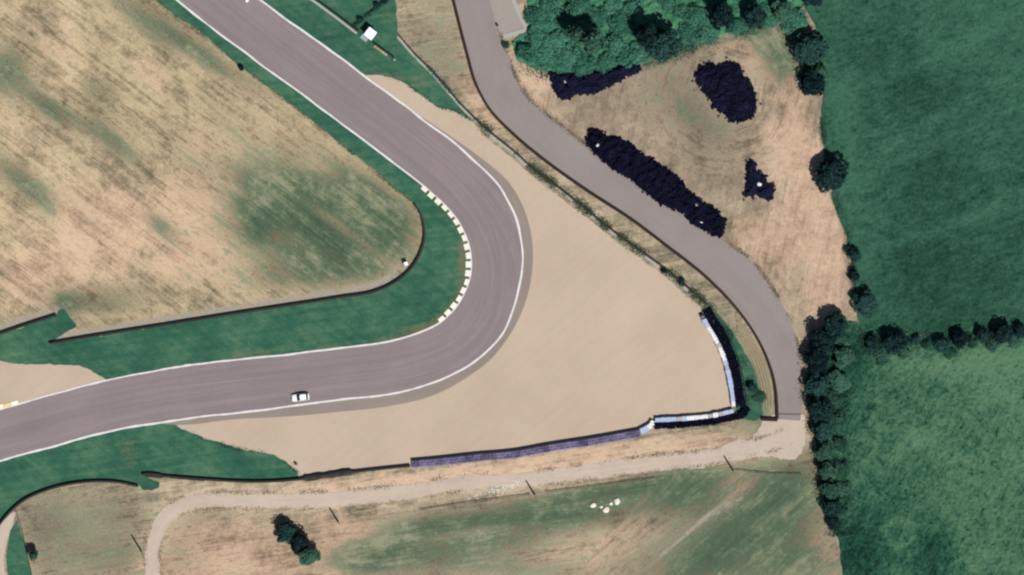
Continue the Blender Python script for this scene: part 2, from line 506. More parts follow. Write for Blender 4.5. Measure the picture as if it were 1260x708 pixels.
MAT = dict(
    base=dry_material('dry_grass_field', math.radians(9), 3.0, stops=((0.04, A(98, 94, 78)), (0.33, A(134, 126, 106)), (0.58, A(165, 151, 128)), (0.92, A(208, 189, 162)))),
    lower=dry_material('ploughed_dry_grass', math.radians(40), 6.0, gain=1.7, stops=((0.04, A(98, 94, 78)), (0.33, A(134, 126, 106)), (0.58, A(165, 151, 128)), (0.92, A(208, 189, 162)))),
    infield=dry_material('dry_mown_grass', math.radians(-37), 11.0),
    yard=dry_material('worn_yard_earth', math.radians(78), 5.0, swirl=tuple(P(893, 112)[:2]),
        stops=((0.04, A(108, 101, 84)), (0.34, A(144, 131, 111)), (0.60, A(170, 153, 132)), (0.92, A(206, 184, 159))), gain=2.1),
    verge=verge_material('watered_verge_grass'),
    track=asphalt_material('race_asphalt', A(144, 132, 133), 1.5),
    skid=asphalt_material('rubbered_asphalt', A(139, 127, 127), .8),
    runoff=asphalt_material('runoff_asphalt', A(150, 139, 131), 0.6),
    road=asphalt_material('old_road_asphalt', A(151, 142, 139), 0.5),
    gravel=gravel_material('pea_gravel'),
    dirt=dirt_material('pale_dirt', A(202, 188, 175)),
    concrete=simple('weathered_concrete', A(165, 157, 150), 0.9, 0.1, 0.12, 1.2),
    kerbtop=simple('pale_kerb_concrete', A(176, 178, 172), 0.9, 0.1, 0.15, 1.5),
    white=simple('worn_white_paint', (0.54, 0.525, 0.52), 0.7, 0.2, 0.28, 1.2),
    kerbwhite=simple('white_kerb_paint', (0.60, 0.585, 0.50), 0.7, 0.2, 0.25, 3.0),
    kerbdark=simple('mossy_dark_kerb_paint', (0.10, 0.105, 0.07), 0.8, 0.1, 0.35, 3.0),
    kerbyellow=simple('yellowed_kerb_paint', (0.50, 0.44, 0.20), 0.8, 0.1, 0.2, 4.0),
    crop1=crop_material('green_crop', A(20, 49, 42), A(38, 76, 61), A(66, 110, 88)),
    crop2=crop_material('seeding_crop', A(20, 50, 43), A(45, 90, 70), A(92, 128, 98), 60, 1.6, -0.93),
    scrub=crop_material('rough_undergrowth', A(24, 64, 50), A(46, 102, 78), A(84, 140, 108)),
    bark=simple('brown_bark', (0.06, 0.045, 0.035), 0.9, 0.05, 0.35, 5),
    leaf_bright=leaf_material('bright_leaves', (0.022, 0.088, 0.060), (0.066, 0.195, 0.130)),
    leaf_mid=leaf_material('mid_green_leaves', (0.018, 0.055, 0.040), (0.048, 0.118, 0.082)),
    leaf_dark=leaf_material('dark_leaves', (0.004, 0.010, 0.015), (0.024, 0.066, 0.058)),  # dark foliage, deepened so its colour also carries crown shade and cast shadow
    weed=leaf_material('weed_leaves', (0.04, 0.08, 0.04), (0.10, 0.14, 0.075), 0.5),
    straw=leaf_material('dry_straw_tufts', (0.14, 0.12, 0.075), (0.34, 0.29, 0.20), 0.5),
    rubber=leaf_material('black_tyre_rubber', (0.0035, 0.0035, 0.011), (0.0125, 0.0135, 0.036), 0.55),
    lavender=leaf_material('faded_lavender_tyre_paint', (0.085, 0.075, 0.135), (0.23, 0.205, 0.325), 0.6),
    belt_white=simple('white_barrier_cover', (0.60, 0.60, 0.62), 0.55, 0.3, 0.14, 2.0),
    belt_blue=simple('pale_blue_barrier_cover', (0.30, 0.37, 0.53), 0.55, 0.3, 0.18, 2.0),
    belt_grey=simple('grey_barrier_cover', (0.30, 0.28, 0.32), 0.6, 0.3, 0.2, 2.0),
    strap=simple('dark_strap', (0.05, 0.05, 0.09), 0.7, 0.2, 0.2, 4.0),
    rail=simple('dark_weathered_steel', (0.012, 0.011, 0.010), 0.6, 0.3, 0.35, 1.5),
    rust=simple('rusted_dark_steel', (0.020, 0.011, 0.009), 0.75, 0.2, 0.35, 1.5),
    galv=simple('galvanised_steel', (0.20, 0.215, 0.21), 0.6, 0.3, 0.2, 1.5),
    wood=simple('grey_weathered_wood', (0.10, 0.08, 0.065), 0.9, 0.1, 0.3, 6.0),
    wire=simple('dark_wire', (0.03, 0.026, 0.024), 0.7, 0.2, 0.2, 4.0),
    tan=simple('tan_timber', (0.30, 0.23, 0.12), 0.85, 0.1, 0.25, 3.0),
    roof=simple('white_sheet_roof', (0.80, 0.82, 0.83), 0.5, 0.3, 0.04, 2.0),
    wall=simple('pale_hut_wall', (0.42, 0.42, 0.40), 0.8, 0.2, 0.1, 2.0),
    step=simple('bluish_grey_panel', (0.22, 0.27, 0.29), 0.7, 0.2, 0.15, 2.0),
    teal=simple('dark_teal_paint', (0.03, 0.07, 0.075), 0.6, 0.3, 0.15, 3.0),
    stone=simple('white_limestone', (0.60, 0.56, 0.49), 0.9, 0.1, 0.22, 1.5),
    carpaint=simple('white_car_paint', (0.80, 0.79, 0.80), 0.25, 0.5, 0.02, 2.0),
    glass=simple('dark_car_glass', (0.012, 0.012, 0.016), 0.15, 0.5, 0.05, 2.0),
    trim=simple('black_car_trim', (0.02, 0.02, 0.022), 0.6, 0.3, 0.1, 3.0),
    alloy=simple('grey_alloy', (0.35, 0.35, 0.36), 0.4, 0.5, 0.1, 3.0, 0.6),
    lamp=simple('clear_lamp_lens', (0.55, 0.56, 0.58), 0.15, 0.5, 0.05, 3.0),
    redlamp=simple('red_lamp_lens', (0.25, 0.01, 0.01), 0.2, 0.5, 0.05, 3.0),
    stepgrass=simple('bleached_terrace_grass', A(160, 147, 120), 0.95, 0.05, 0.25, 1.0),
)

# ------------------------------------------------------------------ the lines of the place, in map units
INNER = smooth(crom(extend([(217, 0), (268, 40), (320, 79), (366, 112), (408, 143), (450.6, 175), (485, 201), (518, 226), (535, 241), (551, 257), (567.5, 279), (577, 303),
    (580, 323), (577, 347), (568.5, 366), (556, 384), (540, 398), (518, 408.5), (484.5, 419), (417, 429), (318, 440), (237, 449), (169.5, 460.4), (118, 471.5),
    (68, 485), (24, 497), (0, 503.6)], 260, 260), 1.0), 7)
OUTER = smooth(crom(extend([(321, 1), (359, 29), (417, 69.5), (457, 100), (488, 123), (518, 146), (559, 176), (586, 200), (606.5, 220), (622, 241), (631, 259), (640, 286), (643.5, 314),
    (640, 348), (632, 380), (617, 413), (593, 439), (559, 460), (522, 475), (498, 481.5), (416.7, 492.4), (318, 505), (203, 519.5), (135.6, 530.7), (68, 548.7), (0, 567)], 260, 260), 1.0), 7)
def paired(a, b, n):
    return resample(a, n=n), resample(b, n=n)
RUN_OUT = smooth(crom([(440, 88), (461, 102.5), (505, 135), (540, 158), (572.6, 180.5), (604, 204), (624, 222), (637, 241), (648, 266), (655, 299), (654.4, 337), (647, 371), (630, 408), (603, 443), (571, 467),
    (535, 486), (484.5, 499), (416.7, 507), (349, 513), (290, 516), (220, 523), (200, 522)], 1.0), 5)
RUN_IN = sub(OUTER, 0, 1e9)
INFIELD_EDGE = crom([(-98, -220), (191.5, 0), (237, 34), (291.5, 78), (320, 100), (366, 135.6), (417, 176), (457, 207), (484.5, 232), (505, 247), (512, 258)], 2)
RAIL_A = smooth(crom([(510, 252), (517, 262), (521, 276), (522.5, 289), (518, 309.6), (505, 331.6), (484.5, 348.6), (464, 358), (416.7, 366.5), (349, 377), (318.6, 381.6), (203, 400), (101.7, 416), (61, 423)], 1.0), 4)
RAIL_B = crom([(69.5, 388), (35, 399), (0, 411), (-120, 452)], 1.0)
RAIL_C = smooth(crom([(170, 598.5), (149, 594), (101.7, 593.6), (61, 602), (27, 617.5), (0, 645), (-20, 680), (-30, 730)], 1.0), 3)
RAIL_D = smooth(crom([(176, 583.5), (217, 587.5), (251, 590), (320, 593), (369, 590), (405, 585), (440, 580.5), (505, 573.5)], 1.0), 3)
RAIL_E = smooth(crom([(491, 44), (510, 66), (532, 88), (572.6, 134), (603, 163), (633, 187), (657, 209), (694, 236), (732, 267), (772, 298), (813, 327), (840, 349), (871, 376)], 1.0), 4)
RAIL_F = smooth(crom([(545, -60), (558, 0), (566, 32.5), (575, 67), (585, 102), (603, 135.6), (632, 166), (664, 193), (721.5, 234.5), (779, 272), (820, 303), (867, 340), (901, 374), (926, 407), (945, 444.5), (953, 471.6), (956, 500), (956.5, 516)], 1.0), 4)
RAIL_G = crom([(340, -34), (389, 0), (432, 32), (441, 39)], 1.0)

# ------------------------------------------------------------------ setting: ground sheets
def grid_axis(lo, hi, step, far):
    a = list(np.arange(lo, hi + .1, step))
    x = step; e = hi; right = []
    while e < far: x *= 1.8; e += x; right.append(e)
    x = step; e = lo; left = []
    while e > -far: x *= 1.8; e -= x; left.append(e)
    return np.array(left[::-1] + a + right)

zero = lambda p: np.zeros(len(p))
DIRT_MID = crom([(188, 930), (188, 706), (187, 680), (192, 657), (204, 637), (225, 622), (252, 617), (310, 616.5), (400, 615), (445, 612), (500, 605), (579, 594), (635, 591), (732, 580), (806, 570), (874, 563), (920, 552), (950, 545), (975, 535)], 1.5)

ax = grid_axis(-160, 1420, 6, 12000); ay = grid_axis(-160, 870, 6, 12000)
GX, GY = np.meshgrid(ax, ay)
gp = np.stack([GX.ravel(), GY.ravel()], 1)
me = bpy.data.meshes.new('ground')
nx, ny = len(ax), len(ay)
ii = (np.arange(ny - 1)[:, None] * nx + np.arange(nx - 1)[None]).ravel()
me.from_pydata(np.stack([(gp[:, 0] - 630) * S, (354 - gp[:, 1]) * S, np.zeros(len(gp))], 1).tolist(), [],
               np.stack([ii, ii + nx, ii + nx + 1, ii + 1], 1).tolist())
me.update()
base_attr = dict(
    green=blobs([(650, 640, 80, 11, -8, .85), (530, 648, 50, 8, -8, .75), (500, 672, 50, 10, -6, .7), (610, 668, 50, 8, -8, .5), (720, 632, 60, 9, -6, .6), (590, 654, 90, 4, -8, -.4), (640, 660, 160, 40, 0, .2), (560, 690, 50, 10, -4, .4), (470, 690, 40, 12, 0, .6), (845, 598, 34, 22, -10, 1.15), (905, 650, 90, 26, -38, .95), (975, 640, 34, 45, 0, .8),
                 (960, 695, 90, 20, 0, .7), (770, 600, 80, 8, -8, .6), (720, 610, 120, 10, -8, .35), (60, 640, 50, 26, 0, .55), (110, 690, 60, 20, 0, .55), (150, 640, 30, 40, 0, .35),
                 (640, 700, 60, 12, 0, .5), (240, 650, 50, 20, -20, .25), (440, 690, 30, 14, 0, .6), (900, 460, 22, 60, -20, .9), (935, 480, 10, 40, 0, .6), (880, 410, 10, 40, -30, .9),
                 (540, 50, 26, 60, 10, .30), (560, 90, 20, 60, 30, .18)]),
    pink=blobs([(280, 668, 60, 26, 0, 1.0), (330, 690, 70, 20, 0, .9), (430, 645, 34, 26, 0, .8), (400, 690, 30, 20, 0, .8), (690, 685, 70, 16, -10, .55), (120, 680, 40, 30, 0, .35),
                (572, 60, 6, 80, -12, .7), (590, 130, 8, 40, -40, .7), (800, 552, 120, 9, -8, 1.1), (600, 578, 120, 8, -8, 1.1), (450, 594, 70, 7, -4, .7), (1000, 640, 14, 60, -15, .35), (1015, 690, 20, 16, 0, .8), (240, 700, 60, 20, 0, .8),
                (900, 400, 14, 60, -25, .25), (960, 600, 60, 12, 0, .3)]),
    pale=lambda p: 1.3 * np.exp(-0.5 * (pathdist(DIRT_MID, p) / 13) ** 2) + blobs([(700, 690, 80, 14, -15, .7), (640, 575, 160, 10, -8, .8), (330, 600, 160, 6, 0, .8), (250, 600, 60, 8, 0, .5), (880, 400, 30, 80, -25, .3)])(p),
    dark=blobs([(350, 636, 160, 6, 0, .9), (220, 690, 14, 50, 10, .4), (740, 606, 90, 7, -8, 1.1), (800, 640, 60, 25, -20, .5), (540, 50, 40, 80, 10, .35), (120, 610, 60, 14, 0, .4), (970, 590, 60, 14, 0, .7), (850, 545, 80, 4, -8, .8)]),
    grey=blobs([(12, 690, 8, 60, 0, .0)]),
)
for an, fn in base_attr.items():
    a = me.attributes.new(an, 'FLOAT', 'POINT'); a.data.foreach_set('value', fn(gp).astype(np.float32))
tag(link('ground', me, MAT['base']), kind='structure')

lm = [(815, 592), (860, 586), (905, 580), (985, 586), (1006, 602), (1014, 640), (1030, 664), (1038, 720), (1044, 900), (640, 900), (690, 730), (760, 650)]
tag(sheet('lower_meadow', ragged(lm, 2.0, 3), 0.008, MAT['lower'], 3, dict(base_attr, grey=blobs([(832, 668, 40, 2.0, -41, .85), (880, 632, 26, 6, -35, .5), (910, 608, 20, 12, -30, .3)]), pink=blobs([(905, 600, 24, 20, -30, .9), (1000, 640, 14, 60, -15, .5), (1015, 690, 20, 16, 0, .9), (700, 690, 60, 24, -20, .6), (770, 650, 40, 20, -35, .5)]), dark=blobs([(930, 660, 100, 60, -20, .8), (850, 610, 30, 20, 0, .7), (900, 665, 60, 16, -40, .9), (960, 590, 40, 10, 0, .6), (800, 640, 40, 20, -20, .4)]))), kind='structure')

# infield meadow
inf_poly = np.concatenate([INFIELD_EDGE, [(530, 300), (515, 330), (490, 352), (417, 372), (318, 388), (203, 406), (90, 424), (60, 424), (0, 420), (-220, 495), (-220, -220)]])
pale_strip = np.concatenate([offset(RAIL_A, 6)[90:]])
inf_attr = dict(
    green=blobs([(375, 262, 70, 30, 22, .9), (318, 262, 28, 14, 40, 1.1), (312, 285, 16, 12, 50, .7), (372, 248, 60, 4.5, 36, -.5), (410, 268, 60, 5, 36, -.4), (352, 290, 40, 6, 24, -.45), (440, 296, 50, 6, 36, -.35), (300, 240, 30, 5, 36, -.5), (480, 285, 20, 20, 0, .5), (400, 335, 60, 10, -8, .4), (460, 240, 30, 8, 36, .6), (350, 232, 40, 16, 25, .9), (420, 240, 30, 14, 20, .6), (420, 310, 60, 34, 0, .75), (300, 335, 60, 18, 0, .35), (10, 84, 20, 26, 20, 1.0), (48, 122, 20, 9, 36, .7), (72, 142, 20, 9, 36, .75),
                 (125, 162, 30, 11, 36, .75), (155, 190, 24, 9, 36, .5), (210, 35, 70, 10, 36, .42), (160, 12, 60, 8, 36, .4), (240, 62, 40, 6, 36, .45), (185, 45, 26, 8, 36, .4), (120, 112, 20, 10, 36, .6), (20, 215, 34, 10, 36, .7), (45, 240, 26, 12, 36, .6),
                 (200, 280, 22, 8, 40, .95), (110, 374, 50, 9, 8, .55), (80, 378, 12, 14, 0, .8), (140, 360, 40, 12, 0, .4), (300, 170, 60, 26, 36, .35), (430, 215, 50, 16, 36, .4), (300, 95, 60, 10, 36, .3), (230, 200, 40, 14, 36, .3), (480, 270, 26, 30, 0, .4), (275, 275, 14, 30, -30, .4)]),
    pink=blobs([(240, 260, 44, 44, 0, .8), (250, 330, 34, 26, 0, .7), (150, 290, 40, 40, 0, .6), (70, 300, 60, 50, 0, .65), (40, 350, 40, 20, 0, .5), (245, 172, 20, 22, -45, .7), (60, 45, 40, 30, 36, .45), (110, 230, 50, 26, 36, .35), (190, 95, 30, 14, 36, .5), (305, 110, 24, 10, 36, .5), (340, 150, 34, 12, 36, .4), (340, 365, 70, 7, -8, .4), (30, 160, 30, 20, 0, .4)]),
    pale=lambda p: blobs([(255, 262, 36, 40, 0, .9), (270, 335, 30, 18, 0, 1.0), (150, 290, 50, 40, 0, .5), (60, 310, 60, 50, 0, .5), (270, 170, 40, 16, 36, .6), (30, 70, 30, 16, 36, .3)])(p),
    dark=blobs([(395, 300, 50, 24, 15, 1.3), (440, 250, 40, 26, 0, .5), (180, 40, 110, 30, 36, .3), (130, 365, 40, 14, 0, .4), (340, 320, 20, 10, 0, .5), (60, 95, 10, 6, 0, .8)]),
    grey=lambda p: 1.0 * np.exp(-0.5 * (pathdist(pale_strip, p) / 4.5) ** 2) * (p[:, 0] < 480) + 0.9 * np.exp(-0.5 * (pathdist(offset(RAIL_B, 6), p) / 5) ** 2) + blobs([(490, 335, 22, 10, -40, .6)])(p),
)
tag(sheet('infield_meadow', resample(np.concatenate([inf_poly, inf_poly[:1]]), 6)[:-1], 0.01, MAT['infield'], 6, inf_attr), kind='structure')

# yard north-east of the service road
yard_poly = [(625, 62), (640, 78), (690, 90), (800, 60), (880, 25), (960, 10), (985, 60), (1004, 120), (1012, 190), (1024, 250), (1042, 290), (1049, 335), (1048, 385), (1020, 395), (985, 415), (975, 425), (960, 385), (935, 345), (900, 310), (850, 275), (780, 230), (700, 170), (640, 120)]
yard_attr = dict(
    green=blobs([(945, 55, 28, 16, 20, .9), (962, 85, 16, 22, 0, .8), (915, 35, 40, 8, -10, .9), (830, 62, 60, 8, -18, .8), (820, 110, 50, 26, 20, .25), (700, 140, 30, 10, 20, .25), (860, 150, 40, 20, 30, .3), (880, 200, 30, 40, 0, .2), (985, 330, 10, 20, 0, .3), (980, 400, 30, 8, 0, .35)]),
    pink=blobs([(1000, 250, 22, 70, -10, .85), (1015, 330, 24, 46, 0, .85), (660, 100, 16, 28, -30, 1.0), (960, 300, 34, 40, 30, .6), (975, 150, 20, 60, -8, .7), (920, 65, 30, 12, 10, .8), (930, 290, 30, 16, 20, .7), (930, 180, 24, 20, 0, .5), (900, 48, 40, 8, 0, .6)]),
    pale=blobs([(1010, 330, 24, 60, 0, .8), (990, 230, 24, 50, 0, .6), (660, 105, 16, 30, -30, .8), (945, 150, 12, 60, -10, .5)]),
    dark=blobs([(800, 105, 60, 34, 20, .8), (845, 85, 22, 40, 0, .6), (890, 65, 40, 10, 0, .5), (860, 160, 40, 30, 30, .6), (900, 210, 30, 40, 0, .4), (840, 190, 50, 20, 35, .3)]),
    grey=blobs([(890, 72, 30, 9, 0, .6)]),
)
tag(sheet('storage_yard', ragged(yard_poly, 1.2, 4), 0.02, MAT['yard'], 6, yard_attr), kind='structure')

# grass verges
IN_U, OUT_U = paired(INNER, OUTER, 400)
under_in = IN_U * .75 + OUT_U * .25
under_out = IN_U * .25 + OUT_U * .75
v1 = np.concatenate([INFIELD_EDGE + np.array([0, 0]), RAIL_A[14:], [(75, 413), (92, 402), (86, 390), (78, 380), (72, 384)], RAIL_B, [(-220, 480), (-220, 600)], under_in[::-1]])
wear1 = blobs([(568, 335, 6, 40, 6, .75), (554, 382, 22, 7, -40, .75), (570, 300, 5, 30, 0, .6), (545, 258, 16, 5, 45, .6), (520, 405, 30, 8, -15, .8), (400, 428, 120, 5, -7, .5), (310, 425, 20, 20, 0, .35), (80, 395, 14, 8, 20, .3), (540, 270, 10, 10, 0, .3)])
tag(sheet('grass_verge', ragged(v1, 1.1, 2.2), 0.03, MAT['verge'], 9, dict(wear=wear1)), kind='structure')
v2 = np.concatenate([[(-200, 620)], under_out[(under_out[:, 0] < 330) & (under_out[:, 1] > 450)][::-1], [(330, 540), (345, 560), (369, 588)], RAIL_D[RAIL_D[:, 0] < 366][::-1], [(186, 590), (195, 593), (196, 600), (190, 603), (176, 603)], RAIL_C, [(-200, 760)]])
wear2 = blobs([(158, 570, 6, 18, 0, .3), (160, 560, 14, 30, 0, .3), (145, 548, 40, 8, -10, .25)])
tag(sheet('grass_verge', ragged(v2, 1.0, 2.2), 0.032, MAT['verge'], 9, dict(wear=wear2)), kind='structure')
v3 = np.concatenate([under_out[(under_out[:, 1] < 125) & (under_out[:, 0] > 150)], [(500, 150), (560, 150), (590, 155)], RAIL_E[RAIL_E[:, 1] < 152][::-1], [(489, 30), (486, -10), (480, -220)]])
tag(sheet('grass_verge', ragged(v3, .9, 2.2), 0.034, MAT['verge'], 9, dict(wear=blobs([(470, 95, 20, 5, 10, .8), (480, 20, 20, 40, 0, .2), (430, 20, 30, 20, 0, .3), (405, 40, 60, 3, 38, .5), (520, 105, 20, 8, 40, .5)]))), kind='structure')
lens = [(21, 640), (31, 673), (39, 706), (44, 740), (16, 740), (10, 706), (7, 685), (12, 652)]
tag(sheet('grass_verge', ragged(lens, .5, 2), 0.036, MAT['verge'], 9, dict(wear=zero)), kind='structure')

v5 = [(872, 378), (884, 388), (900, 408), (918, 436), (930, 462), (936, 490), (938, 512), (928, 518), (906, 514), (905, 480), (898, 450), (884, 418)]
tag(sheet('grass_verge', ragged(v5, .9, 2), 0.02, MAT['verge'], 6, dict(wear=blobs([(912, 425, 6, 40, -25, .3), (934, 470, 5, 40, -10, .3)]))), kind='structure')
# gravel traps
g1 = np.concatenate([[(440, 100), (452, 92), (459, 92.5), (472, 93), (484.5, 96.6), (500, 104), (515, 114), (526, 122), (535, 130), (559, 137), (583, 149)], RAIL_E[(RAIL_E[:, 1] > 160)] + np.array([-7, 4]),
    [(862, 386), (880, 415), (893, 445), (900, 480), (901, 505), (856, 513), (803, 519), (788, 532), (700, 547), (630, 558), (507, 574), (440, 580), (372, 588), (367, 581), (359, 575), (348, 566), (335, 559.5), (318, 557), (303, 555), (291.5, 552), (272, 545), (251, 540), (236, 533), (222, 528), (205, 515), (300, 480), (560, 430), (620, 330), (600, 240), (560, 190), (500, 140)]])
tag(sheet('gravel_trap', ragged(g1, .8, 2.2), 0.045, MAT['gravel']), kind='structure')
g2 = np.concatenate([[(-200, 470), (0, 443), (15, 447), (55, 448.5), (98, 448.6), (108, 452), (115, 457), (122, 464), (140, 475), (60, 505), (-200, 570)]])
tag(sheet('gravel_trap', ragged(g2, .8, 2.2), 0.05, MAT['gravel']), kind='structure')

# crops and undergrowth (relief in the sheet: plants stand in uneven clumps)
def relief(amp):
    def fn(p):
        return RNG.uniform(0, amp, len(p)) + amp * (np.sin(p[:, 0] * .31 + np.sin(p[:, 1] * .17) * 2) * np.sin(p[:, 1] * .27 + p[:, 0] * .05)) * .35 + .05
    return fn
c1 = [(978, -200), (984, 0), (1003, 30), (1014, 120), (1008, 150), (1014, 190), (1025, 250), (1041, 290), (1049, 330), (1053, 375), (1058, 400), (1085, 412), (1150, 412), (1200, 404), (1260, 402), (1470, 398), (1470, -200)]
tag(sheet('crop_field', ragged(c1, 1.0, 3), 0.03, MAT['crop1'], 3.2, dict(light=blobs([(1240, 20, 60, 40, 0, .5), (1120, 80, 100, 8, -20, .4), (1100, 200, 90, 6, -25, .5), (1060, 300, 20, 60, 0, .5), (1040, 150, 14, 60, 0, .5), (1150, 150, 80, 8, -30, .4), (1160, 280, 90, 6, -20, .5)]), lush=blobs([(1160, 320, 90, 60, 0, .8), (1130, 120, 50, 60, 0, .5)])), zf=relief(.13)), kind='structure')
c2 = [(1042, 392), (1056, 396), (1085, 412), (1150, 412), (1200, 404), (1260, 402), (1470, 398), (1470, 920), (1048, 920), (1037, 708), (1031, 665), (1023, 655), (1012, 610), (1006, 560), (1000, 510), (996, 450), (1003, 415), (1020, 400)]
ring = lambda p: 0.8 * np.exp(-0.5 * ((np.hypot(p[:, 0] - 1108, p[:, 1] - 655) - 16) / 3) ** 2)
tag(sheet('crop_field', ragged(c2, 1.0, 3), 0.02, MAT['crop2'], 3.2, dict(light=lambda p: ring(p) + blobs([(1190, 446, 80, 12, -4, 1.0), (1230, 480, 40, 30, 0, .4), (1210, 570, 50, 30, 0, .35), (1130, 540, 20, 10, 0, .7), (1215, 690, 40, 30, 0, .2), (1085, 440, 20, 8, 0, .8)])(p), lush=blobs([(1055, 690, 30, 40, 0, 1.8), (1030, 480, 30, 60, 0, 1.0), (1150, 680, 14, 30, 0, 1.5), (1060, 440, 30, 20, 0, 1.0), (1100, 440, 40, 14, 0, .6)])), zf=relief(.16)), kind='structure')
wood_poly = [(652, -200), (650, 36), (626, 52), (638, 78), (684, 92), (745, 84), (790, 76), (842, 58), (900, 40), (960, 26), (985, 12), (990, -200)]
tag(sheet('undergrowth', ragged(wood_poly, 1.5, 3), 0.05, MAT['scrub'], 4, dict(light=blobs([(665, 60, 20, 20, 0, .8), (760, 15, 30, 15, 0, .6), (850, 30, 20, 15, 0, .6), (970, 20, 20, 20, 0, .6)]), lush=zero), zf=relief(.5)), kind='structure')

# race track, run-off strip and painted lines
TL, TR = paired(INNER, OUTER, 420)
track = tag(ribbon('race_track', TL, TR, 0.08, MAT['track'], 10), kind='structure')
ro = RUN_OUT; d_out = resample(OUTER, 1.0)
near = np.array([d_out[np.argmin(np.hypot(*(d_out - q).T))] for q in ro])
near = near + (near - ro) * 0.0
inner_run = near - normals(near) * 0
tag(ribbon('runoff_strip', smooth(near, 3) * 1.0, ro, 0.062, MAT['runoff'], 3), kind='structure')
def painted_line(path, w, z, parent, m, name='edge_line', wob=.25):
    p = resample(path, 1.5)
    e = rnoise(len(p), 6, wob)
    w2 = w / 2 + rnoise(len(p), 2, .12)
    return ribbon(name, p + normals(p) * (e + w2)[:, None], p + normals(p) * (e - w2)[:, None], z, m, 1, parent)
painted_line(INNER, 2.1, 0.092, track, MAT['white'])
painted_line(OUTER, 2.3, 0.092, track, MAT['white'])

for v_, a_, b_, w_ in [(.36, .27, .34, .10), (.42, .20, .33, .06), (.55, .30, .52, .10), (.48, .36, .60, .08), (.62, .40, .58, .07), (.30, .58, .74, .10), (.40, .62, .86, .08), (.52, .66, .84, .07)]:
    i_, j_ = int(a_ * 420), int(b_ * 420)
    dr = .06 * np.sin(np.linspace(0, 3, j_ - i_))[:, None]
    c_ = TL[i_:j_] * (1 - v_ - dr) + TR[i_:j_] * (v_ + dr)
    tp = np.sin(np.linspace(.05, 3.09, j_ - i_))[:, None] ** .5
    ribbon('skid_mark', c_ + normals(c_) * tp * w_ * 8, c_ - normals(c_) * tp * w_ * 8, 0.088, MAT['skid'], 1, track)

# service road and concrete pad
SR_L = offset(RAIL_F, -1.0)
sr_r = smooth(crom([(592, -60), (602, 0), (611, 32), (618, 48), (625, 68), (634, 92), (650, 120), (684, 149), (718, 176), (759, 209), (800, 238), (850, 270), (886, 294), (918, 314), (943, 343), (961, 372), (976, 402), (983, 430), (985, 472), (985, 518)], 1.0), 4)
SL, SRR = paired(RAIL_F, sr_r, 520)
SRR = SRR + normals(SRR) * (rnoise(520, 4, .8) + rnoise(520, 1, .5))[:, None]
tag(ribbon('service_road', SL, SRR, 0.055, MAT['road'], 6), kind='structure')
pad = [(597, -60), (620, -60), (632, 0), (649, 35), (619, 45), (610, 30), (603, 2)]
padbox = sheet('concrete_pad', resample(np.array(pad + pad[:1], float), 6)[:-1], 0.075, MAT['concrete'])
tag(padbox, kind='structure')
g = Geo(); g.sweep(crom([(628, -20), (633, 3), (641, 22), (648, 35)], 3), [(-.45, .0), (-.45, .2), (.45, .2), (.45, .0)]); g.build('pad_kerb', MAT['kerbtop'], padbox)
g = Geo(); g.sweep(crom([(646.5, 37.5), (634, 41), (619, 45)], 3), [(-.5, .0), (-.5, .19), (.5, .19), (.5, .0)]); g.build('pad_kerb', MAT['kerbtop'], padbox)

# dirt track
dw = np.interp(arclen(DIRT_MID), [0, 220, 330, 420, 560, 700, 860, 1000, 1120, 1250], [8.5, 8.5, 8.5, 9, 9, 8, 10, 11, 12, 17])
nn = normals(DIRT_MID); e1 = rnoise(len(nn), 3, .7) + rnoise(len(nn), 1, .4); e2 = rnoise(len(nn), 3, .7) + rnoise(len(nn), 1, .4)
tag(ribbon('dirt_track', DIRT_MID + nn * (dw + e1)[:, None], DIRT_MID - nn * (dw + e2)[:, None], 0.04, MAT['dirt'], 6), kind='structure')
ap = np.array([(938, 518), (958, 511), (986, 511), (988, 530), (989, 548), (984, 562), (972, 566), (955, 563), (930, 562), (905, 560), (925, 540)], float)
tag(sheet('dirt_apron', ragged(ap, 2.0, 2), 0.047, MAT['dirt']), kind='structure')
g = Geo(); a, b = P(957, 509.5), P(986, 510); g.box(((a + b) / 2).to_tuple()[:2] + (0.05,), ((b - a).length, 0.22, 0.06), math.atan2(b.y - a.y, b.x - a.x))
tag(g.build('drain_channel', MAT['wire']), 'narrow dark drain channel across the end of the service road', 'drain')
lp = np.array([(-60, 690), (0, 646), (14, 632), (19, 630), (16, 645), (9, 665), (5, 690), (9, 720), (-40, 760)], float)
tag(sheet('worn_path', ragged(lp, .6, 2), 0.025, MAT['dirt']), kind='structure')

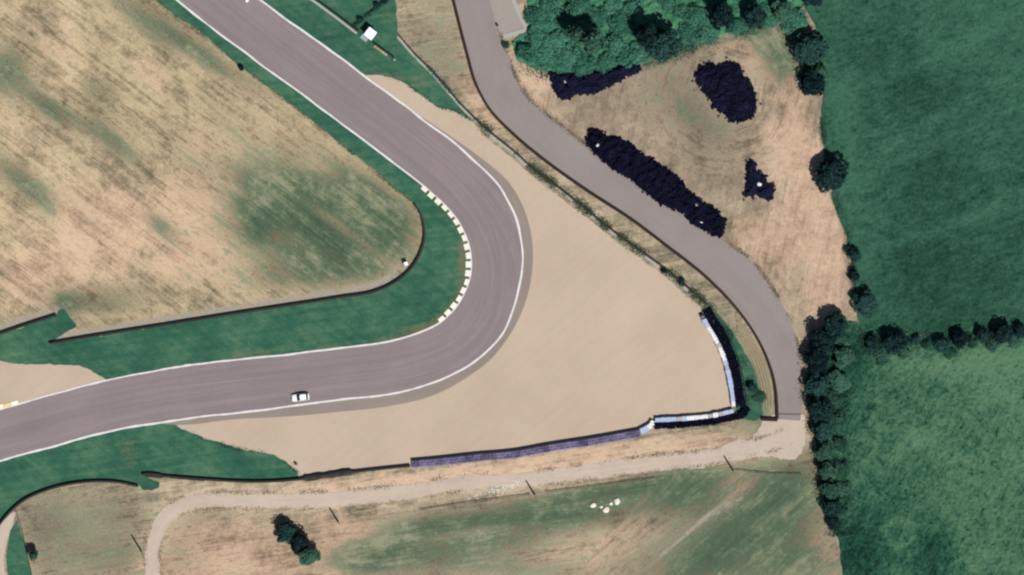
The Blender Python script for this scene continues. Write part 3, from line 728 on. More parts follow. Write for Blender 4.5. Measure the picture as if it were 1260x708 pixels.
# ------------------------------------------------------------------ kerbs
def kerb(path, sign, label, pattern, name='kerb'):
    d_ = arclen(path); wt = np.cumsum([0] + [.52 if k == 'd' else 1.35 for k in pattern]); wt = wt / wt[-1] * d_[-1]
    p = np.stack([np.interp(wt, d_, path[:, 0]), np.interp(wt, d_, path[:, 1])], 1)
    c = p[len(p) // 2]
    root = empty(name, P(c[0], c[1], 0), 0, label, 'kerb')
    nn = normals(p) * sign
    inv = np.array(P(c[0], c[1], 0))
    for i, k in enumerate(pattern):
        w, mt = {'w': (5.8, 'kerbwhite'), 'W': (4.0, 'kerbwhite'), 'd': (3.2, 'kerbdark'), 'y': (4.6, 'kerbyellow')}[k]
        w *= random.uniform(.75, 1.15)
        a0, a1 = p[i], p[i + 1]
        t = (a1 - a0) * 0.02
        q = [a0 + t, a1 - t, a1 - t + nn[i + 1] * w, a0 + t + nn[i] * w]
        h0, h1 = 0.10, 0.10 + 0.03 * w / 5
        top = [P(*q[0], h0), P(*q[1], h0), P(*q[2], h1 + .06), P(*q[3], h1 + .06)]
        bot = [P(*z, 0.0) for z in q]
        v = [tuple(np.array(z) - inv) for z in bot + top]
        me_ = pymesh('kerb_block', v, [(3, 2, 1, 0), (4, 5, 6, 7), (0, 1, 5, 4), (1, 2, 6, 5), (2, 3, 7, 6), (3, 0, 4, 7)])
        bm = bmesh.new(); bm.from_mesh(me_); bmesh.ops.recalc_face_normals(bm, faces=bm.faces); bm.to_mesh(me_); bm.free()
        link('kerb_block', me_, MAT[mt], root)
    return root
ins = INNER
i0 = np.argmin(np.hypot(*(ins - (520, 229)).T)); i1 = np.argmin(np.hypot(*(ins - (541, 397)).T))
kp = ins[i0:i1 + 1]
c_ = np.array([540, 320.]); sgn = 1 if ((kp[80] + normals(kp)[80] * 5 - c_) ** 2).sum() < ((kp[80] - normals(kp)[80] * 5 - c_) ** 2).sum() else -1
kerb(kp, sgn, 'long white kerb with dark gaps round the inside of the hairpin', 'wdwdwdwdwdwdwdwdwdwdwdwdwdwdwdwdwdw')
i2 = np.argmin(np.hypot(*(ins - (23, 497)).T)); i3 = np.argmin(np.hypot(*(ins - (-40, 515)).T))
kp2 = ins[i2:i3 + 1]
kerb(kp2, sgn, 'short white and yellow kerb at the left picture edge', 'wywywyw')

# ------------------------------------------------------------------ guardrails
def guardrail(path, label, m, cat='guardrail', h=0.95, wid=0.34, post_step=18, name='guardrail', base=None):
    p = resample(path, 3.0)
    c = p[len(p) // 2]; o = P(c[0], c[1], 0)
    root = empty(name, o, 0, label, cat)
    g = Geo(); W = wid / 2
    for lo, hi in ((0.12, 0.42), (0.50, h)):
        mid = (lo + hi) / 2
        for sg in (-1, 1):
            sec = [(sg * (W - .05), lo), (sg * W, lo + .06), (sg * (W - .04), mid), (sg * W, hi - .06), (sg * (W - .05), hi), (sg * (W - .09), hi), (sg * (W - .09), lo)]
            g.sweep(p, sec)
    g.sweep(p, [(-W + .085, h - .10), (-W + .085, h - .012), (W - .085, h - .012), (W - .085, h - .10)])   # top cap between the two faces
    g.v = [(x - o.x, y - o.y, z) for x, y, z in g.v]
    g.build('rail', m, root)
    if base is not None:
        b = Geo(); b.sweep(p, [(base[0], .0), (base[0], base[2]), (base[1], base[2]), (base[1], .0)])
        b.v = [(x - o.x, y - o.y, z) for x, y, z in b.v]; b.build('concrete_footing', MAT['kerbtop'], root)
    d = arclen(p); n = max(2, int(d[-1] / post_step))
    pm = None
    for k in range(n + 1):
        t = d[-1] * k / n
        q = P(np.interp(t, d, p[:, 0]), np.interp(t, d, p[:, 1]), 0) - o
        if pm is None:
            gg = Geo(); gg.box((0, 0, h / 2), (.10, .12, h)); pm = pymesh('post', gg.v, gg.f); pm.materials.append(MAT['galv'] if False else m)
        x = link('post', pm, None, root); x.location = (q.x, q.y, -.015)
    return root
guardrail(RAIL_A, 'long dark guardrail hooked round the infield behind the hairpin verge', MAT['rail'], wid=.48)
guardrail(RAIL_B, 'short dark guardrail at the left edge between meadow and green verge', MAT['rail'], wid=.48)
guardrail(RAIL_C, 'dark guardrail curving into the bottom left corner below the green verge', MAT['rail'], wid=.48)
guardrail(RAIL_D, 'dark guardrail along the green verge above the dirt track bend', MAT['rail'], wid=.5)
guardrail(RAIL_E, 'weedy grey-footed guardrail along the upper side of the gravel trap', MAT['wire'], wid=.3, base=(-.75, -.25, .10))
guardrail(RAIL_F, 'long rust-brown guardrail along the left side of the service road', MAT['rust'], wid=.62, h=.85)
g0 = guardrail(crom([(956.5, 517), (937, 516)], 3), 'short thick rust-brown rail closing the lower end of the service road strip', MAT['rust'], wid=.75, h=.9)
guardrail(RAIL_G, 'straight dark guardrail at the top edge running down to the white hut', MAT['rail'], base=(-.9, -.35, .08))

# ------------------------------------------------------------------ tyres
def torus_np(R=0.31, r=0.105, nM=10, nm=5):
    v = []; f = []
    for i in range(nM):
        a = 2 * math.pi * i / nM
        for j in range(nm):
            b = 2 * math.pi * j / nm
            v.append(((R - r + r * math.cos(b) * .95) * math.cos(a), (R - r + r * math.cos(b) * .95) * math.sin(a), r * math.sin(b)))
            f.append((i * nm + j, ((i + 1) % nM) * nm + j, ((i + 1) % nM) * nm + (j + 1) % nm, i * nm + (j + 1) % nm))
    return np.array(v), np.array(f)
TV, TF = torus_np()
def rot(ax_, ay_, az_):
    return np.array(Matrix.Rotation(az_, 3, 'Z') @ Matrix.Rotation(ay_, 3, 'Y') @ Matrix.Rotation(ax_, 3, 'X'))

def tyre_heap(poly, label, hmax, dens, edge, jag=1.0, tilt=.5, cat='tyre heap', whites=()):
    """a mound of discarded tyres: an earth-dark core under several hundred tyres thrown on it"""
    poly = np.array(poly, float)
    poly = resample(np.concatenate([poly, poly[:1]]), 2.0)[:-1]
    poly = poly + normals(poly) * (rnoise(len(poly), .7, .55 * jag) + rnoise(len(poly), 3, .6 * jag))[:, None]
    cl = np.concatenate([poly, poly[:1]])
    out = resample(cl, 2)
    c = poly.mean(0); o = P(c[0], c[1], 0)
    root = empty('tyre_heap', o, 0, label, cat)
    # core sheet with the height rising from its rim
    def hgt(p):
        d = pathdist(out, p)
        lumps = .78 + .34 * np.sin(p[:, 0] * .34 + 1.3 * np.sin(p[:, 1] * .21)) * np.sin(p[:, 1] * .39 + 1.1 * np.sin(p[:, 0] * .17))
        return hmax * np.clip(d / edge, 0, 1) ** .6 * lumps
    core = sheet('heap_core', resample(cl, 4)[:-1], 0.0, MAT['rubber'], 4, None, None, zf=lambda p: np.where(inside(poly, p), hgt(p) * .9, 0.04) + 0.03)
    me_ = core.data
    for v in me_.vertices: v.co -= o
    core.parent = root
    lo, hi = poly.min(0) - 4, poly.max(0) + 4
    n = int((hi - lo).prod() * S * S * dens)
    p = RNG.uniform(lo, hi, (n, 2)); p = p[inside(poly + 0, p) | ((pathdist(out, p) < 1.6 * jag) & (RNG.random(n) < .5))]
    h = hgt(p) * inside(poly, p)
    V = []; F = []; k = 0
    for q, z in zip(p, h):
        R_ = rot(RNG.normal(0, tilt), RNG.normal(0, tilt), RNG.uniform(0, 6.28)); s_ = RNG.uniform(.85, 1.25)
        w = (TV * s_) @ R_.T
        w = w + np.array([(q[0] - 630) * S - o.x, (354 - q[1]) * S - o.y, z + .16 + RNG.uniform(-.05, .18)])
        V.append(w); F.append(TF + k); k += len(TV)
    me2 = bpy.data.meshes.new('tyres')
    me2.from_pydata(np.concatenate(V).tolist(), [], np.concatenate(F).tolist()); me2.update()
    t = link('tyres', me2, MAT['rubber'], root); t['kind'] = 'stuff'
    for (x, y, lab) in whites:
        z = float(hgt(np.array([[x, y]]))[0])
        g = Geo()
        sc_ = .95 if 'bright' in lab else .62
        rr = [(.10, 0), (.52, .02), (.60, .16), (.46, .30), (.2, .36)]
        g.loft([[(r * math.cos(a) * (1 + .22 * math.sin(2 * a + x)), r * math.sin(a) * (1 + .18 * math.cos(3 * a + y)), zz + .05 * math.sin(3 * a)) for a in np.linspace(0, 6.283, 11)[:-1]] for r, zz in [(r * sc_, zz * sc_) for r, zz in rr]])
        w = g.build('white_scrap', MAT['belt_white' if 'white' in lab else 'belt_grey'])
        w.location = P(x, y, z + .25); w.rotation_euler = (.1, .1, x)
        tag(w, lab, 'scrap')
    return root
tyre_heap([(724, 160), (736, 161), (748, 168), (762, 170), (778, 180), (795, 192), (812, 203), (830, 216), (843, 228), (852, 240), (866, 251), (884, 262), (896, 270), (890, 280), (886, 292), (876, 291), (868, 283), (852, 276), (840, 262), (822, 256), (806, 247), (790, 234), (776, 222), (758, 210), (742, 197), (726, 184), (722, 176)],
          'long black bank of stacked tyres beside the service road', 1.5, 7.0, 7, whites=[(735, 179, 'small white scrap on the upper left end of the long tyre bank'), (863, 273, 'small white scrap near the lower right end of the long tyre bank'), (857, 252, 'pale scrap at the narrow waist of the long tyre bank')])
tyre_heap([(858, 82), (870, 80), (884, 79), (893, 76), (908, 80), (914, 90), (922, 102), (930, 116), (932, 132), (926, 146), (912, 150), (898, 148), (888, 140), (878, 130), (870, 117), (861, 105), (855, 92)],
          'broad round black mound of tyres in the middle of the yard', 1.3, 6.5, 16, jag=1.3)
tyre_heap([(675, 88), (686, 90), (700, 92), (720, 90), (740, 86), (760, 82), (772, 76), (783, 78), (790, 85), (783, 91), (770, 94), (762, 102), (745, 107), (735, 116), (712, 117), (700, 121), (691, 124), (683, 108)],
          'black tyre stack tucked under the trees at the upper yard edge', 1.7, 7.0, 5, whites=[(695, 101, 'pale scrap on the left end of the tyre stack under the trees')])
tyre_heap([(922, 197), (929, 203), (934, 211), (941, 215), (945, 222), (951, 229), (951, 240), (947, 248), (936, 246), (930, 238), (926, 243), (917, 241), (917, 228), (919, 212)],
          'small triangular black tyre heap right of the long tyre bank', 1.0, 5.0, 5, jag=1.3, whites=[(934, 227, 'bright white scrap in the middle of the small triangular heap')])
tyre_me = pymesh('tyre', TV, TF); tyre_me.materials.append(MAT['rubber'])
for k, (x, y, lb) in enumerate([(915, 88, 'loose tyre at the upper right rim of the round mound'), (919, 96, 'loose tyre a little below the upper right rim of the round mound'), (924, 104, 'loose tyre halfway down the right rim of the round mound'),
        (866, 77, 'loose tyre above the upper left shoulder of the round mound'), (894, 71, 'loose tyre standing off the top of the round mound'), (852, 100, 'loose tyre off the left side of the round mound'),
        (871, 123, 'loose tyre at the lower left rim of the round mound'), (884, 143, 'loose tyre off the bottom left of the round mound'), (936, 128, 'loose tyre off the right side of the round mound'),
        (745, 163, 'loose tyre off the upper side of the long bank near its left end'), (800, 193, 'loose tyre off the middle of the upper side of the long bank'), (820, 206, 'loose tyre off the upper side of the long bank right of its middle'),
        (915, 246, 'loose tyre at the lower left foot of the triangular heap'), (954, 233, 'loose tyre off the right side of the triangular heap')]):
    o = link('tyre', tyre_me); o.location = P(x, y, .13); o.rotation_euler = (random.uniform(-.1, .1), random.uniform(-.1, .1), k)
    tag(o, lb, 'tyre', 'loose tyres round the heaps in the yard')

def stack_geo(g, x, y, n, R=.31, hh=.2, ph=0):
    prof = [(.08, 0.0)]
    for k in range(n):
        prof += [(R * .82, k * hh + .005), (R, k * hh + .05), (R, k * hh + .15), (R * .82, k * hh + .195)]
    prof += [(R * .5, n * hh), (R * .46, n * hh - .12), (.02, n * hh - .13)]
    g.lathe(prof, (x, y, 0), 8, ph)

def tyre_rows(path, offs, label, n=5, jitter=.05, name='tyre_barrier', m='rubber', cat='tyre barrier'):
    """rows of tyre columns standing along a path"""
    p = resample(path, .5)
    c = p[len(p) // 2]; o = P(c[0], c[1], 0)
    root = empty(name, o, 0, label, cat)
    g = Geo()
    for of in offs:
        q = resample(p + normals(p) * of, 3.0)
        for x, y in q:
            w = P(x, y, 0) - o
            stack_geo(g, w.x + random.gauss(0, jitter), w.y + random.gauss(0, jitter), n + (random.random() < .25) - (random.random() < .25), random.uniform(.30, .345), .2, random.random())
    t = g.build('tyre_columns', MAT[m], root); t['kind'] = 'stuff'
    return root
def covered_wall(path, label, w, h):
    """tyre columns hidden under a sagging black rubber sheet"""
    p = resample(path, 1.5); c = p[len(p) // 2]; o = P(c[0], c[1], 0)
    root = empty('tyre_wall', o, 0, label, 'tyre wall')
    q = np.array([P(*z)[:2] for z in p]); nn_ = normals(q)
    a = rnoise(len(p), 2, .07); b = rnoise(len(p), 2, .10); zz = rnoise(len(p), 2, .06)
    ends = np.clip(np.minimum(np.arange(len(p)), np.arange(len(p))[::-1]) / 3, .55, 1)
    rings = []
    for i_ in range(len(p)):
        W0, W1_, Z = -w * (1 + a[i_]) * ends[i_], w * (1 + b[i_]) * ends[i_], h * (1 + zz[i_])
        rings.append([(q[i_, 0] + nn_[i_, 0] * t - o.x, q[i_, 1] + nn_[i_, 1] * t - o.y, z) for t, z in ((W0, 0), (W0 * .95, Z * .8), (W0 * .7, Z), (0, Z * 1.05), (W1_ * .7, Z), (W1_ * .95, Z * .8), (W1_, 0))])
    g = Geo(); g.loft(rings); g.build('rubber_sheet', MAT['rail'], root)
    g = Geo()
    for x, y in resample(path, 3.2):
        v = P(x, y, 0) - o; stack_geo(g, v.x, v.y, 4, .31, .2)
    t = g.build('tyre_columns', MAT['rubber'], root); t['kind'] = 'stuff'
covered_wall(sub(RAIL_D, 0, 28), 'thick black covered tyre wall at the left end of the guardrail above the dirt track', .62, .85)
covered_wall(sub(RAIL_D, 30, 80), 'low black covered tyre wall on the guardrail above the dirt track bend', .42, .7)
covered_wall(sub(RAIL_D, 196, 262), 'black covered tyre wall where the green verge meets the gravel at the bottom', .72, .95)

# right-hand barrier: a row of covered blocks in front of black tyre columns
W1 = crom([(863, 388), (870, 400.5), (880.5, 418), (890, 439), (896, 459), (900, 480), (902.5, 500)], 1)
W2 = crom([(902.5, 505.5), (879, 511), (849, 514.5), (816, 516.5), (806, 517)], 1)
W3 = crom([(804, 518), (801, 523.5), (795, 527.5), (788, 531)], 1)
def covered_blocks(path, label, seq, name='barrier_wall', w=1.1, h=1.25, L=None):
    n = len(seq)
    p = resample(path, n=n + 1)
    c = p[n // 2]; o = P(c[0], c[1], 0)
    root = empty(name, o, 0, label, 'barrier')
    cache = {}
    for i, k in enumerate(seq):
        a, b = P(*p[i]), P(*p[i + 1]); m_ = (a + b) / 2 - o; ln = (b - a).length
        g = Geo()
        ww = w * random.uniform(.88, 1.12); hh = h * random.uniform(.94, 1.05)
        # rounded-shoulder block, slightly shorter than its pitch so that the joint shows
        e = .012; s_ = .10
        rings = []
        for x, t in ((-ln / 2 + e, .97), (-ln / 2 + e + .05, 1), (ln / 2 - e - .05, 1), (ln / 2 - e, .97)):
            rings.append([(x, -ww / 2 * t, .02), (x, ww / 2 * t, .02), (x, ww / 2 * t, (hh - s_) * t), (x, (ww / 2 - s_) * t, hh * t), (x, (-ww / 2 + s_) * t, hh * t), (x, -ww / 2 * t, (hh - s_) * t)])
        g.loft(rings)
        ob = g.build('barrier_block', MAT[{'w': 'belt_white', 'b': 'belt_blue', 'g': 'belt_grey', 'k': 'strap'}[k]], root)
        bm = bmesh.new(); bm.from_mesh(ob.data); bmesh.ops.recalc_face_normals(bm, faces=bm.faces); bm.to_mesh(ob.data); bm.free()
        ob.location = m_; ob.rotation_euler = (0, 0, math.atan2(b.y - a.y, b.x - a.x) + random.gauss(0, .03))
        sg = Geo()
        sg.box((0, 0, hh / 2 + .01), (.10, ww + .02, hh + .012)); st_ = sg.build('strap', MAT['belt_grey'], ob)
    return root
covered_blocks(W1, 'white covered barrier row down the right side of the gravel trap', 'kbbwwwwgwwwbgbbbbbbbw'[:21])
covered_blocks(W2, 'pale blue covered barrier row along the lower right of the gravel trap', 'bbgwgwwwwbgbbbb')
covered_blocks(W3, 'stepped white corner blocks where the two tyre barriers meet', 'wwbb', w=1.3)
o1 = np.concatenate([W1, resample([(902.5, 500), (902.5, 505)], 1), W2])
nrm = normals(W1); sg1 = 1 if (W1[60] + nrm[60] * 5)[0] > W1[60][0] else -1
tyre_rows(W1, [sg1 * t for t in (4.6, 7.8, 11.0, 13.6)], 'black tyre columns behind the white barrier row right of the gravel', 6, .07)
nrm = normals(W2); sg2 = 1 if (W2[40] + nrm[40] * 5)[1] > W2[40][1] else -1
tyre_rows(np.concatenate([resample([(912, 500), (910, 505)], 1), W2[6:]]), [sg2 * t for t in (4.6, 7.6, 10.2)], 'black tyre columns behind the pale blue barrier row below the gravel', 6, .07)
nrm_w = W1 + nrm[0] * 0
fence_path = offset(W1, sg1 * 17)

# long lavender tyre barrier at the bottom: bundles of painted tyre columns
LAV = crom([(507, 572), (535, 569.5), (586, 564), (635, 559.5), (674, 552.5), (732, 543.5), (788, 533.5)], 1)
nb = 30
lp_ = resample(LAV, n=nb + 1)
c = lp_[nb // 2]; lo_ = P(c[0], c[1], 0)
lav = empty('tyre_barrier', lo_, 0, 'long lavender painted tyre barrier along the bottom of the gravel trap', 'tyre barrier')
bund = []
for v_ in range(3):
    g = Geo()
    for ix in range(3):
        for iy in range(3):
            stack_geo(g, (ix - 1) * .615 + random.gauss(0, .02), (iy - 1) * .60 + random.gauss(0, .03), 5 + (1 if random.random() < .15 else 0), .315, .2, random.random())
    me_ = pymesh('tyre_bundle', g.v, g.f); me_.materials.append(MAT['lavender']); bund.append(me_)
for i in range(nb):
    a, b = P(*lp_[i]), P(*lp_[i + 1]); m_ = (a + b) / 2 - lo_
    o = link('tyre_bundle', bund[i % 3], None, lav); o.location = m_; o.rotation_euler = (0, 0, math.atan2(b.y - a.y, b.x - a.x) + random.choice((0, math.pi)))
    o.scale = ((b - a).length / 1.86, 1, random.uniform(.95, 1.08))
g = Geo(); g.sweep(offset(LAV, 5.2 if normals(LAV)[50][1] < 0 else -5.2), [(-.05, .1), (-.05, 1.12), (.05, 1.12), (.05, .1)])
g.v = [(x - lo_.x, y - lo_.y, z) for x, y, z in g.v]; g.build('conveyor_belt', MAT['strap'], lav)

# ------------------------------------------------------------------ terrace strips between guardrail and grass on the right
tr = sub(RAIL_F, 0, 1e9); dd = arclen(RAIL_F)
seg = RAIL_F[(RAIL_F[:, 1] > 385) & (RAIL_F[:, 1] < 500)]
sgn_t = -1 if (seg[20] + normals(seg)[20] * 5)[0] > seg[20][0] else 1
o = P(*seg[len(seg) // 2])
ter = empty('terraced_bank', o, 0, 'narrow bleached terraces curving inside the service road guardrail', 'terrace')
for k in range(4):
    q = resample(seg[6 * k:] + normals(seg)[6 * k:] * sgn_t * (6 + 3.4 * k), 3)
    g = Geo(); g.sweep(q, [(-.26, .0), (-.22, .22 + .02 * k), (.22, .24 + .02 * k), (.26, .0)])
    g.v = [(x - o.x, y - o.y, z) for x, y, z in g.v]; g.build('step', MAT['stepgrass'], ter)

# ------------------------------------------------------------------ trees and shrubs
def crown_np(h0, h1, r, nleaf, clumps, leaf, rs, flat=.9):
    """leaf faces spread over the shells of many clumps; the clump outline is uneven"""
    V = []; 
    cs = []
    for k in range(clumps):
        a = rs.uniform(0, 6.283); rr = r * math.sqrt(rs.uniform(0, 1)) * .74; t = rs.uniform(0, 1)
        zz = h0 + (h1 - h0) * (0.2 + .68 * t)
        lim = math.sqrt(max(.12, 1 - (2 * t - .9) ** 2 * .75))
        cs.append((rr * lim * math.cos(a), rr * lim * math.sin(a), zz, r * rs.uniform(.26, .44)))
    cs.append((0, 0, h1 - r * .35, r * .42))
    ids = rs.integers(0, len(cs), nleaf)
    d = rs.normal(size=(nleaf, 3)); d /= np.linalg.norm(d, axis=1)[:, None]
    rad = rs.uniform(.5, 1.0, nleaf) ** .5
    c = np.array(cs)
    ctr = c[ids, :3] + d * (c[ids, 3] * rad)[:, None] * np.array([1, 1, flat])
    ctr[:, 2] = np.maximum(ctr[:, 2], h0 * .5 + .1)
    nrm_ = d * .6 + rs.normal(size=(nleaf, 3)) * .6 + np.array([0, 0, .45]); nrm_ /= np.linalg.norm(nrm_, axis=1)[:, None]
    t1 = np.cross(nrm_, rs.normal(size=(nleaf, 3))); t1 /= np.linalg.norm(t1, axis=1)[:, None]
    t2 = np.cross(nrm_, t1)
    sz = leaf * rs.uniform(.6, 1.3, nleaf)[:, None]
    q = np.stack([ctr - t1 * sz, ctr - t2 * sz * .6 , ctr + t1 * sz, ctr + t2 * sz * .6], 1).reshape(-1, 3)
    return q, np.arange(nleaf * 4).reshape(-1, 4), cs

PROTO = {}
def tree_proto(key, h, r, leafm, nleaf, clumps, leaf, seed, trunk=True, h0f=.3):
    rs = np.random.default_rng(seed)
    v, f, cs = crown_np(h * h0f, h, r, nleaf, clumps, leaf, rs)
    me_ = bpy.data.meshes.new('crown'); me_.from_pydata(v.tolist(), [], f.tolist()); me_.update(); me_.materials.append(MAT[leafm])
    g = Geo()
    tr_ = max(.05, h * .022)
    pts = [(0, 0, -.1), (.03 * r, .02 * r, h * .25), (-.03 * r, .05 * r, h * .55), (0, 0, h * .85)]
    g.tubepath(pts, [tr_ * 1.4, tr_, tr_ * .65, tr_ * .2])
    for k in range(min(7, len(cs))):
        c = cs[k]; zb = h * rs.uniform(.22, .5)
        g.tubepath([(0, 0, zb), (c[0] * .5, c[1] * .5, (zb + c[2]) / 2 + .1), (c[0], c[1], c[2])], [tr_ * .55, tr_ * .35, tr_ * .12], 5)
    mt = pymesh('trunk', g.v, g.f); mt.materials.append(MAT['bark'])
    PROTO[key] = (me_, mt, h, r)
for s_ in range(3):
    tree_proto(('tree', 'leaf_dark', s_), 6.5, 3.2, 'leaf_dark', 3600, 30, .30, 10 + s_, h0f=.15)
    tree_proto(('tree', 'leaf_mid', s_), 7.0, 3.2, 'leaf_mid', 3600, 30, .28, 20 + s_, h0f=.2)
    tree_proto(('shrub', 'leaf_bright', s_), 3.0, 2.6, 'leaf_bright', 2600, 30, .20, 30 + s_, h0f=.05)
    tree_proto(('shrub', 'leaf_mid', s_), 2.6, 2.2, 'leaf_mid', 1800, 22, .18, 40 + s_, h0f=.05)
    tree_proto(('shrub', 'leaf_dark', s_), 2.6, 2.0, 'leaf_dark', 1800, 22, .18, 50 + s_, h0f=.05)
CNT = [0]
def plant(kind, leafm, x, y, rmu, h, label, cat='tree', group=None, sx=1.0, name=None):
    """x, y: map place of the trunk; rmu: crown radius in map units; h in metres"""
    CNT[0] += 1
    me_, mt, ph, pr = PROTO[(kind, leafm, CNT[0] % 3)]
    root = empty(name or ('broadleaf_tree' if kind == 'tree' else 'shrub'), P(x, y, 0), random.uniform(0, 6.28), label, cat, group)
    s_ = rmu * S / pr
    if kind == 'tree': h *= 1.05
    root.scale = (s_ * random.uniform(.85, 1.1), s_ * random.uniform(.92, 1.15), h / ph)
    link('crown', me_, None, root)
    link('trunk' if kind == 'tree' else 'stem', mt, None, root)
    return root
T, H = 'tree', 'shrub'
# field edge, from the top down
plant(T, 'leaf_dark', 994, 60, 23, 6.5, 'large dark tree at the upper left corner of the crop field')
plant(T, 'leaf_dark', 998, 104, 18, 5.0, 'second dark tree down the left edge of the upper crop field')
plant(T, 'leaf_mid', 1008, 88, 11, 3.5, 'teal green tree wedged between the two upper field edge trees')
plant(T, 'leaf_dark', 1020, 215, 23, 5.5, 'round dark tree alone halfway down the yard and crop boundary')
plant(H, 'leaf_dark', 1049, 315, 11, 3.2, 'dark bush above a smaller one near the lower right of the yard', 'bush')
plant(H, 'leaf_dark', 1050, 339, 9, 2.8, 'smallest dark bush on the right edge of the yard', 'bush')
plant(T, 'leaf_dark', 1064, 376, 17, 4.2, 'dark tree just above the meeting of the two crop fields')
plant(H, 'leaf_dark', 1052, 366, 7, 2.4, 'thin dark bush touching the tree at the field corner', 'bush')
# belt of trees down the end of the service road
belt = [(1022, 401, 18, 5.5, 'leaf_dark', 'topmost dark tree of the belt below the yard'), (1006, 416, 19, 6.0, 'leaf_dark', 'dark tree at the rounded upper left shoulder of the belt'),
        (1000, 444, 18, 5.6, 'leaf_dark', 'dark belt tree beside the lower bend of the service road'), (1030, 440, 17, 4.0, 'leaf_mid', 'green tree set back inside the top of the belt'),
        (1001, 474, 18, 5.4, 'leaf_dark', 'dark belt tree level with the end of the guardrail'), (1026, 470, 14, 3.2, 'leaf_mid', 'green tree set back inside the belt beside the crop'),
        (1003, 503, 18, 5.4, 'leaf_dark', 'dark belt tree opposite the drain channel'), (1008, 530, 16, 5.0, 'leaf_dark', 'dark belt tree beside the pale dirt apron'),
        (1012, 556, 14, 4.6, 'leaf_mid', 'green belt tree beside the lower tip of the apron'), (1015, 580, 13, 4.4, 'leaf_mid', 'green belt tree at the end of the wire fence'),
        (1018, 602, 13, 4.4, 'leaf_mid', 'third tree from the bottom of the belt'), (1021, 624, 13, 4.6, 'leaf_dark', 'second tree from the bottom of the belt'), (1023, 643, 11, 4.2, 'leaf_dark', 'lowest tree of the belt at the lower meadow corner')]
for x, y, r_, h_, lm, lb in belt: plant(T, lm, x + (6 if y < 520 else 3), y, r_ * .92, h_, lb, 'tree', 'trees in the belt along the crop field')  # dark-leaved crowns placed where the belt's shadow falls, mid-green ones where it is lit
for x, y, r_, lb in [(1036, 420, 12, 'low green bush behind the topmost belt tree'), (1026, 492, 12, 'low green bush behind the belt opposite the guardrail end'), (1030, 518, 12, 'low green bush behind the belt opposite the drain channel'), (1034, 548, 12, 'low green bush behind the belt beside the apron'), (1036, 575, 11, 'low green bush behind the belt near the wire fence end'), (1038, 602, 11, 'low green bush behind the lower belt'), (1038, 630, 11, 'lowest green bush behind the belt')]:
    plant(H, 'leaf_mid', x, y, r_, 1.8, lb, 'bush', 'low bushes behind the belt')
# hedge between the two crops
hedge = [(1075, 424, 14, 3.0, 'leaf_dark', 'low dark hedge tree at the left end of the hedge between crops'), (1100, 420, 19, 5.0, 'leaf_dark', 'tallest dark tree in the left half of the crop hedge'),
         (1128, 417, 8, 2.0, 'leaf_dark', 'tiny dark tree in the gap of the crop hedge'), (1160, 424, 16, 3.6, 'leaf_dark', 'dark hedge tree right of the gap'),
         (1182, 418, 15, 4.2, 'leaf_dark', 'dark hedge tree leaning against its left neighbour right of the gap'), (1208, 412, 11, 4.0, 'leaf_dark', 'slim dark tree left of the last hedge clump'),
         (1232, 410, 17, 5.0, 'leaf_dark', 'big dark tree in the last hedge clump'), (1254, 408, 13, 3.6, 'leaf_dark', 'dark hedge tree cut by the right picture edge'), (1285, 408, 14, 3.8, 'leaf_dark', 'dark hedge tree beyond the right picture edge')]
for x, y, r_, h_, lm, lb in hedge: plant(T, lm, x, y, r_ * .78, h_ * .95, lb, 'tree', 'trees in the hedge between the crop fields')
for x, y, r_, lb in [(1112, 434, 10, 'green bush under the tallest left hedge tree'), (1140, 424, 8, 'low green bush closing the gap in the crop hedge'), (1170, 434, 10, 'green bush under the leaning hedge pair'), (1196, 422, 9, 'low green bush between the two right hedge clumps'), (1222, 424, 10, 'green bush under the big tree of the last hedge clump'), (1246, 420, 10, 'green bush at the right end of the crop hedge')]:
    plant(H, 'leaf_mid', x, y, r_, 1.5, lb, 'bush', 'low bushes under the crop hedge')
plant(H, 'leaf_mid', 1086, 440, 12, 1.4, 'pale leafy bush at the foot of the crop hedge', 'bush')
